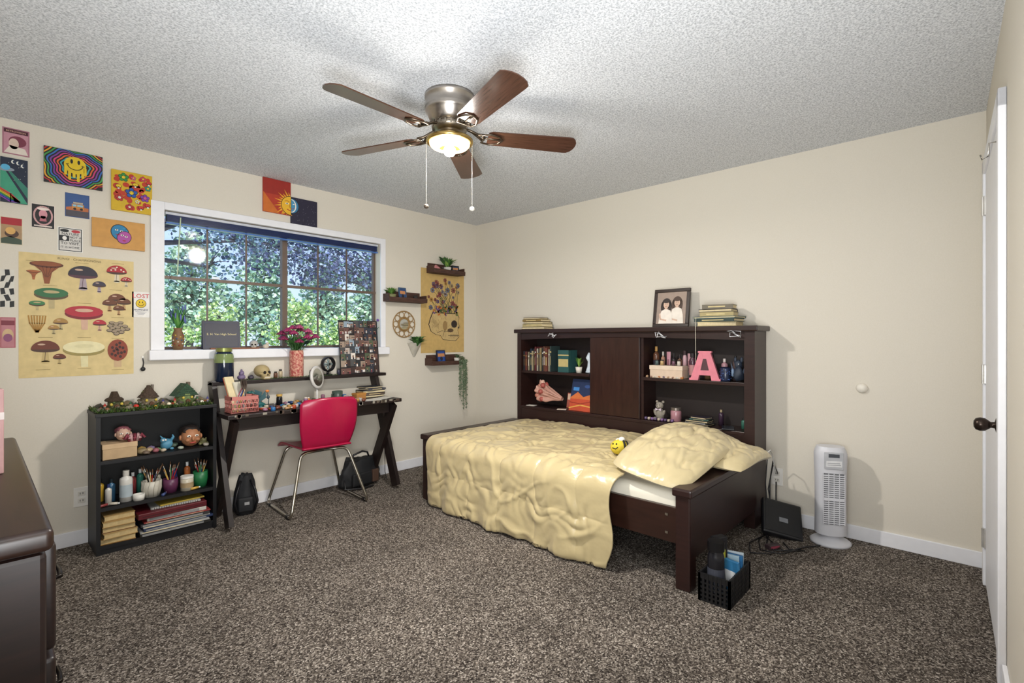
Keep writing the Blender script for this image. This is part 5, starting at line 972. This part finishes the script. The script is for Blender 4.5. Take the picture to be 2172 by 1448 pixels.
for k in range(38):
    x0=.16+.27*rr.random(); x1=.06+.44*rr.random(); z1=.44+.30*rr.random(); x1=max(.05,min(.51,x0+(x1-x0)*.8))
    m.line([(x0,.4),((x0+x1)/2+.01,(.4+z1)/2),(x1,z1)],.0035,c('#3f4f30'),2)
    pc=rr.choice(['#5a4a7a','#a86a2a','#944a4a','#6a7898','#b88232','#a89878','#7a2a3a','#5a6a8a'])
    s_=rr.uniform(.014,.028)
    for q in range(7): m.ell(x1+s_*.7*math.cos(q*.9),z1+s_*.7*math.sin(q*.9),s_*.42,s_*.3,c('#3a2c28'),3,8,rot=q*.9); m.ell(x1+s_*.7*math.cos(q*.9),z1+s_*.7*math.sin(q*.9),s_*.36,s_*.22,c(pc),4+.1*(k%5),8,rot=q*.9)
    m.ell(x1,z1,s_*.3,s_*.3,c('#5a3a20'),5.5,8)
for k in range(30): x=.14+.33*rr.random(); z=.38+.09*rr.random(); m.ell(x,z,.02,.009,c(rr.choice(['#3f5a2c','#b86a2a','#5a6a3a','#6a4a7a'])),6,8,rot=rr.random()*3)
art('floral_skull_poster',2.932,1.085,'kraft paper poster of a skull filled with wildflowers','poster',m)
# wall shelves
def wshelf(x,z,w,lab):
    o=root('wall_shelf',lab,'wall shelf',(x,WY-.001,z)); wm=c('#4a3026',.7,0,.45,20,stretch=(1,6,6),bump=.5)
    m=M(wm); m.box((0,-.12,0),(w,0,.016),bev=.002); m.done('board',o)
    m=M(wm); m.box((0,-.12,.016),(w,-.108,.04)); m.box((0,-.108,.016),(.01,-.001,.07)); m.box((w-.01,-.108,.016),(w,-.001,.07)); m.box((.01,-.012,.016),(w-.01,-.001,.1)); m.done('rail',o)
wshelf(2.50,1.56,.42,'rustic brown wooden wall shelf holding plant and photo')
wshelf(3.0,1.865,.40,'rustic brown wooden wall shelf above the skull poster')
wshelf(2.98,.965,.42,'rustic brown wooden wall shelf below the skull poster')
pottedsucc((2.56,WY-.06,1.577),lab='bushy green plant in a small woven pot',pot='#7a7a50',n=70,h=.09,sp=.08,w=.02,ph=.05,pr=.045,seed=4,ysq=.6)
def miniframe(loc,w,h,fc,pc,lab,rz=0):
    o=root('framed_photo',lab,'photo frame',loc,rot=(math.radians(-8),0,math.radians(rz))); m=M(c(fc,.4)); 
    for a,b in (((-w/2,-.006,0),(w/2,.006,.01)),((-w/2,-.006,h-.01),(w/2,.006,h)),((-w/2,-.006,.01),(-w/2+.01,.006,h-.01)),((w/2-.01,-.006,.01),(w/2,.006,h-.01))): m.box(a,b)
    m.done('wooden_surround',o); m=M(c(pc)); m.box((-w/2+.01,-.003,.01),(w/2-.01,.003,h-.01)); m.X=T3(0,-.003,0); m.rect(-w/2+.012,h*.5,w/2-.012,h*.75,c('#c98a5a'),1); m.ell(0,h*.35,w*.15,h*.15,c('#20202a'),2); m.done('print',o)
miniframe((2.695,WY-.05,1.577),.09,.12,'#3f5a7a','#2f4a7a','small blue picture standing on the wall shelf',10)
m=M(c('#2c2522',.6)); m.ball((0,0,.028),(.026,.024,.027)); m.tube([(-.02,0,.04),(-.03,0,.06)],[.006,.002]); m.tube([(.01,0,.045),(.02,0,.07)],[.006,.002]); m.done('figurine',loc=(2.83,WY-.06,1.577),label='small dark animal figurine on the wall shelf',cat='figurine')
r=root('rose_figurine','pink rose-shaped ornament on the wall shelf','ornament',(3.07,WY-.06,1.882)); m=M(c('#d28a8c',.6))
for L_ in range(3):
    for k in range(5+L_): a=2*pi*k/(5+L_)+L_; m.ball(((.008+.012*L_)*math.cos(a),(.008+.012*L_)*math.sin(a),.045-.006*L_),(.02,.008,.024),X=RZ(math.degrees(a)+90)@RX(-15-12*L_),sub=1)
m.ball((0,0,.02),(.02,.02,.019)); m.done('petals',r)
m=M(c('#3a302c')); m.ball((0,0,.02),(.018,.016,.02)); m.ball((0,-.006,.042),(.011,.011,.011)); m.done('figurine',loc=(3.14,WY-.07,1.882),label='tiny dark figurine beside the rose ornament',cat='figurine')
pottedsucc((3.215,WY-.06,1.882),lab='leafy green plant in a round white pot',pot='#d6d2ca',n=100,h=.14,sp=.14,w=.03,ph=.055,pr=.04,col='#3f5a3a',seed=7,ysq=.4)
miniframe((3.33,WY-.05,1.882),.08,.085,'#141416','#3a4a6a','small black-framed picture on the wall shelf',-15)
miniframe((3.15,WY-.05,.982),.13,.13,'#1c2440','#1f4a9a','small night-blue picture on the low wall shelf',12)
m=M(c('#b89a6a',.6)); m.lathe([(0,0),(.02,0),(.02,.02),(0,.02)],n=14,smooth=False); m.done('wood_slice',loc=(3.03,WY-.06,.982),label='small round wooden trinket on the shelf',cat='trinket')
r=root('trailing_plant','grey-green trailing string plant hanging off shelf','plant',(3.34,WY-.065,.982))
m=M(c('#d8d4ca')); m.lathe([(0,0),(.028,0),(.034,.05),(.028,.05),(0,.04)],n=16); m.done('pot',r)
m=M(); rr=random.Random(5)
for k in range(18):
    a=rr.uniform(-2.8,-.2); ex=.05*math.cos(a)+.02; ey=.03*math.sin(a)-.035; L=rr.uniform(.2,.5)
    P=[(0,0,.05),(ex*.6,ey*.8,.065),(ex,ey-.02,.02)]+[(ex+.012*noise.noise(Vector((k,j,0))),ey-.02,.02-L*j/8) for j in range(1,9)]
    m.tube(P,.0015,'#5a6a4a',n=4)
    for j in range(26): t=rr.random(); m.ball((ex+rr.uniform(-.014,.014),ey-.02+rr.uniform(-.01,.01),.03-L*t),(.006,.004,.006),['#5f7456','#7a8a70','#4f6a4a'][j%3],sub=1)
m.plant(24,.06,.05,.014,c('#5f7a58'),(0,0,.045),.3,3); m.done('vines',r)
r=root('wall_mirror','small round mirror in looped rattan frame on wall','mirror',(2.735,WY-.008,1.36))
RT=c('#98784a',.6)
m=M(RT); circ=lambda R_,cx=0,cz=0,n=28:[(cx+R_*math.cos(2*pi*i/n),0,cz+R_*math.sin(2*pi*i/n)) for i in range(n)]
m.tube(circ(.055),.007,closed=True,n=6); m.tube(circ(.066),.004,closed=True,n=6)
for k in range(10): a=2*pi*k/10; m.tube(circ(.026,.092*math.cos(a),.092*math.sin(a),14),.0035,closed=True,n=5)
m.tube(circ(.122),.005,closed=True,n=6); m.done('rattan_frame',r)
m=M(c('#c9cccc',.05,1,0)); m.lathe([(0,0),(.052,0)],X=RX(90),n=28); m.done('mirror_glass',r)
r=root('hanging_planter','white half-cone wall planter with green leaves','planter',(2.85,WY-.002,1.055))
def cone2(u,v): a=pi+pi*u; rr_=.012+.065*v; return (rr_*math.cos(a),rr_*math.sin(a)*.8,.13*v)
m=M(c('#b9b4a8')); m.grid(cone2,16,6); m.done('pot',r)
m=M(); m.plant(90,.17,.12,.03,[c('#3f6a34'),c('#5a8a48'),c('#2f5528')],(0,-.05,.10),.45,9,.35); m.done('leaves',r)
# ------------------------------------------------------------ LIGHT
def area(nm,loc,tgt,size,pw,col,spread=180,shape='SQUARE'):
    l=bpy.data.lights.new(nm,'AREA'); l.shape=shape; l.size=size; l.energy=pw; l.color=col; l.spread=math.radians(spread)
    o=bpy.data.objects.new(nm,l); bpy.context.collection.objects.link(o); o.location=loc
    o.rotation_euler=(Vector(tgt)-Vector(loc)).to_track_quat('-Z','Y').to_euler(); return o
l=bpy.data.lights.new('fan_bulb','POINT'); l.energy=14; l.color=(1,.96,.9); l.shadow_soft_size=.06
o=bpy.data.objects.new('fan_bulb_light',l); bpy.context.collection.objects.link(o); o.location=(FX,FY,CH-.335)
area('fan_downlight',(FX,FY,CH-.312),(FX,FY,0),.12,36,(1,.96,.9),180,'DISK')
area('ceiling_fill',(.12,.2,1.0),(1.5,1.55,2.44),.8,54,(.95,.98,1),150)  # added fill lamp below the view, aimed up to brighten the ceiling
area('room_fill',(.3,.3,2.2),(2.6,2.6,.9),.6,9,(.96,.98,1),140)  # unseen soft fill added above the camera to lift the room
l=bpy.data.lights.new('sun','SUN'); l.energy=5.5; l.angle=.01; l.color=(1,.97,.9); o=bpy.data.objects.new('sun',l); bpy.context.collection.objects.link(o); o.rotation_euler=(math.radians(48),0,math.radians(-25))
wd=bpy.data.worlds.new('world'); bpy.context.scene.world=wd; wd.use_nodes=True; nt=wd.node_tree; bg=nt.nodes['Background']
tc=nt.nodes.new('ShaderNodeTexCoord'); sp=nt.nodes.new('ShaderNodeSeparateXYZ'); rp=nt.nodes.new('ShaderNodeValToRGB')
nt.links.new(tc.outputs['Generated'],sp.inputs[0]); nt.links.new(sp.outputs[2],rp.inputs[0]); nt.links.new(rp.outputs[0],bg.inputs[0])
rp.color_ramp.elements[0].position=0; rp.color_ramp.elements[0].color=(.72,.86,1,1); rp.color_ramp.elements[1].position=.4; rp.color_ramp.elements[1].color=(.3,.52,.95,1)
bg.inputs[1].default_value=1.35
# ------------------------------------------------------------ CAMERA
cd=bpy.data.cameras.new('camera'); cd.sensor_width=36; cd.lens=1056/2172*36; cd.shift_y=-6/2172; cd.clip_start=.02
cam=bpy.data.objects.new('camera',cd); bpy.context.collection.objects.link(cam); cam.location=(0,0,1.225); cam.rotation_euler=(pi/2,0,math.radians(-47.2)); bpy.context.scene.camera=cam
bpy.context.scene.view_settings.view_transform='Standard'
